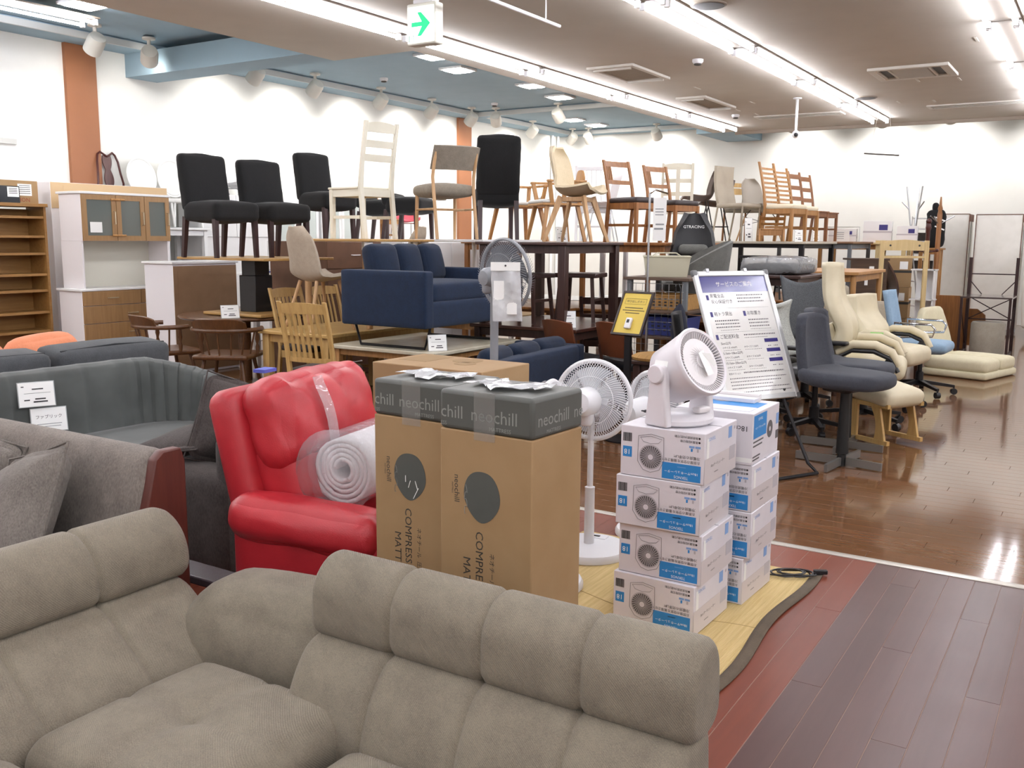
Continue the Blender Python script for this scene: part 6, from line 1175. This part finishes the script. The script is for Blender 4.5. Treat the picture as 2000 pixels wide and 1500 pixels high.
# carton piles, counters and small white boxes at the back
def carton(label, loc, rz, w, d, h, m=None, lab=True):
    t = thing('carton', label, 'box', loc, rz); B().box(-w/2, w/2, -d/2, d/2, 0, h).build('carton_body', m or kraft, t, bev=.003); B().box(-w/2-.001, w/2+.001, -d/2-.001, d/2+.001, h*.46, h*.54).build('tape_band', dk if m is None else gpl, t)
    if lab: B().cb((w*.2, -d/2-.001, h*.7), (w*.3, .002, h*.25)).build('label', paper if m is None else purd, t)
    return t
for k in range(3): carton('%s kraft carton of the pile beside the slim shelf' % ('lowest', 'middle', 'top')[k], (-2.45, 13.75, .0+k*.42), 5*k, .34, .4, .415)
table('far oak counter carrying the white boxes', -3.95, -2.5, 15.2, 16.2, 0, 1.42, oakx, oak)
for i, (px_, w_, h_, lb) in enumerate((((-3.68, 15.78), .42, .22, 'left white carton on the far oak counter'), ((-3.15, 15.78), .42, .34, 'tallest white carton on the far oak counter'), ((-2.7, 15.7), .3, .26, 'right white carton on the far oak counter'))): carton(lb, (px_[0], px_[1], 1.422), 8, w_, .3, h_, whg)
t = thing('wire_sign_rack', 'white framed notice standing on the far counter', 'sign', (-3.6, 15.42, 1.422)); B().tube([(-.25, 0, 0), (-.25, 0, .24), (.25, 0, .24), (.25, 0, 0)], .006, 6).build('frame', steel, t); B().box(-.12, .1, -.01, .002, .02, .2).build('paper', paper, t); rules(t, TF(0, -.0105, .1, rx=90), [(-.09, .02, .05-.03*k, .008) for k in range(4)], greyink)
for i, (x, z) in enumerate(((-2.95, 1.25), )):
    t = table('slatted pine bench before the far counter', -2.95, -2.48, 14.5, 15.05, 0, 1.43, pal, pal, name='pine_bench')
    for k in range(4): B().box(-.22, .22, -.2+.1*k, -.15+.1*k, .0, .03).build('slat', pal, t, M=TF(0, 0, 1.43))
table('oak table with round legs behind the cream office chair', -2.95, -2.2, 10.2, 11.6, 0, 1.13, oakx, oak, th=.035, leg='round', lw=.06)
table('dark brown desk under the bagged bedding', -3.1, -2.45, 8.95, 9.95, 0, 1.12, drk, drkz)
t = thing('bagged_bedding', 'dark bedding in a clear plastic bag on the brown desk', 'bedding', (-2.8, 9.45, 1.122)); B().soft(.27, .35, .05, .04, 10, TF(0, 0, .05)).build('bedding', mat('dark_bed', '#2A2421', .9), t); wrinkle(B().soft(.29, .37, .075, .05, 14, TF(0, 0, .08), (0, 0, .02)), .006, 26).build('plastic_bag', mat('bag_film', '#CFD3D6', .12, 'film', alpha=.5), t)
def fold(label, loc, rz):
    t = thing('folding_stool', label, 'stool', loc, rz); B().box(-.18, .18, -.15, .15, .52, .55).build('seat', black_pl, t)
    for s in (-1, 1): B().bar((s*.15, -.2, 0), (s*.15, .12, .52), .02, .03).build('leg', blackm, t); B().bar((s*.17, .2, 0), (s*.17, -.12, .52), .02, .03).build('leg', blackm, t)
    B().bar((-.15, -.12, .14), (.15, -.12, .14), .02, .02).build('rung', blackm, t); B().bar((-.17, .12, .14), (.17, .12, .14), .02, .02).build('rung', blackm, t); return t
fold('black folding stool under the taupe chair table, left one', (-3.95, 12.2, .702), 10); fold('black folding stool under the taupe chair table, right one', (-3.5, 12.3, .702), 25)
t = thing('tied_cable', 'looped white cable tied to a black table leg', 'cable', (-3.2, 11.86, 1.05)); B().tube([(.06*sin(k*.7)*(1+.2*sin(k*.3)), -.02, .06*cos(k*.7)*1.3-.02) for k in range(40)], .006, 5).build('loops', white_pl, t); B().cyl((0, -.02, -.02), (0, .03, -.02), .015).build('tie', white_pl, t); B().tube([(.03, -.02, -.06), (.08, -.02, -.16)], .008, 6).build('plug_end', white_pl, t)
# coat stands
v1 = thing('coat_stand', 'tripod coat stand of crossed chrome rods', 'coat stand', (-2.75, 16.5, 0)); 
for a in (20, 140, 260): B().cyl((.2*cos(R(a)), .2*sin(R(a)), 0), (-.14*cos(R(a)), -.14*sin(R(a)), 2.32), .012, None, 8).build('rod', steel, v1)
for a in (20, 140, 260): B().cyl((-.08*cos(R(a)), -.08*sin(R(a)), 1.95), (-.2*cos(R(a)), -.2*sin(R(a)), 2.08), .01, None, 8).build('hook', steel, v1)
bg = thing('black_bag', 'black garment bag hanging by the coat stands', 'bag', (-2.4, 15.75, 1.35)); wrinkle(B().soft(.14, .08, .3, .08, 10, TF(0, 0, .3)), .008, 14).build('bag', blackfab, bg); B().soft(.05, .05, .07, .05, 6, TF(-.02, 0, .64)).build('knob', blackfab, bg); B().cyl((0, 0, -.0), (0, 0, .05), .03).build('strap', blackfab, bg)
for z in (.28, .42): B().bar((0, -.085, z+.06), (.14, -.085, z), .02, .02).build('stripe', paper, bg)
table('tall narrow stand holding the black bag', -2.56, -2.26, 15.6, 15.9, .0, 1.348, oakx, oak, name='plant_stand', cat='stand').location.y = 16.42; bg.location = (-2.41, 16.42, 1.35)
w1 = thing('coat_stand', 'oak post coat stand with turned finial', 'coat stand', (-2.2, 15.3, 0)); B().lathe([(.035, .1), (.035, 1.85), (.025, 1.9), (.035, 1.93), (.02, 1.98), (.01, 2.1)], 14).build('post', teak, w1); B().lathe([(0, .0), (.22, 0), (.2, .04), (.05, .1)], 20).build('base', teak, w1)
for a in (0, 120, 240): B().cyl((0, 0, 1.7), (.2*cos(R(a)), .2*sin(R(a)), 1.82), .008, None, 6).build('hook', steel, w1)
w2 = thing('coat_stand', 'dark turned coat stand with round knobs', 'coat stand', (-2.22, 14.5, 0)); B().lathe([(.03, .08), (.03, .6), (.04, .65), (.028, .7), (.028, 1.6), (.04, 1.64), (.03, 1.7)], 14).build('post', mah, w2); B().soft(.04, .04, .04, .04, 6, TF(0, 0, 1.73)).build('finial', mah, w2); B().lathe([(0, 0), (.2, 0), (.18, .04), (.04, .08)], 20).build('base', mah, w2)
for k, a in enumerate((30, 150, 270)): B().cyl((0, 0, 1.3-.0*k), (.13*cos(R(a)), .13*sin(R(a)), 1.32), .012, None, 8).build('peg', mah, w2); B().soft(.025, .025, .025, .025, 5, TF(.14*cos(R(a)), .14*sin(R(a)), 1.325)).build('peg_knob', mah, w2)
wr = thing('wire_rack', 'white wire shelf rack left of the fabric wardrobes', 'rack', (-2.55, 16.75, 0))
for x in (-.25, .12):
    for y in (-.12, .12): B().cyl((x, y, 0), (x, y, 1.85), .01, None, 8).build('post', white_pl, wr)
for z in (.4, .8, 1.0, 1.25, 1.45, 1.65, 1.82): B().box(-.25, .12, -.12, .12, z-.008, z+.008).build('shelf', white_pl, wr)
for z in (1.0, 1.25, 1.45): B().box(-.22, .1, -.1, .1, z+.008, z+.14).build('dark_bin', dbr, wr)
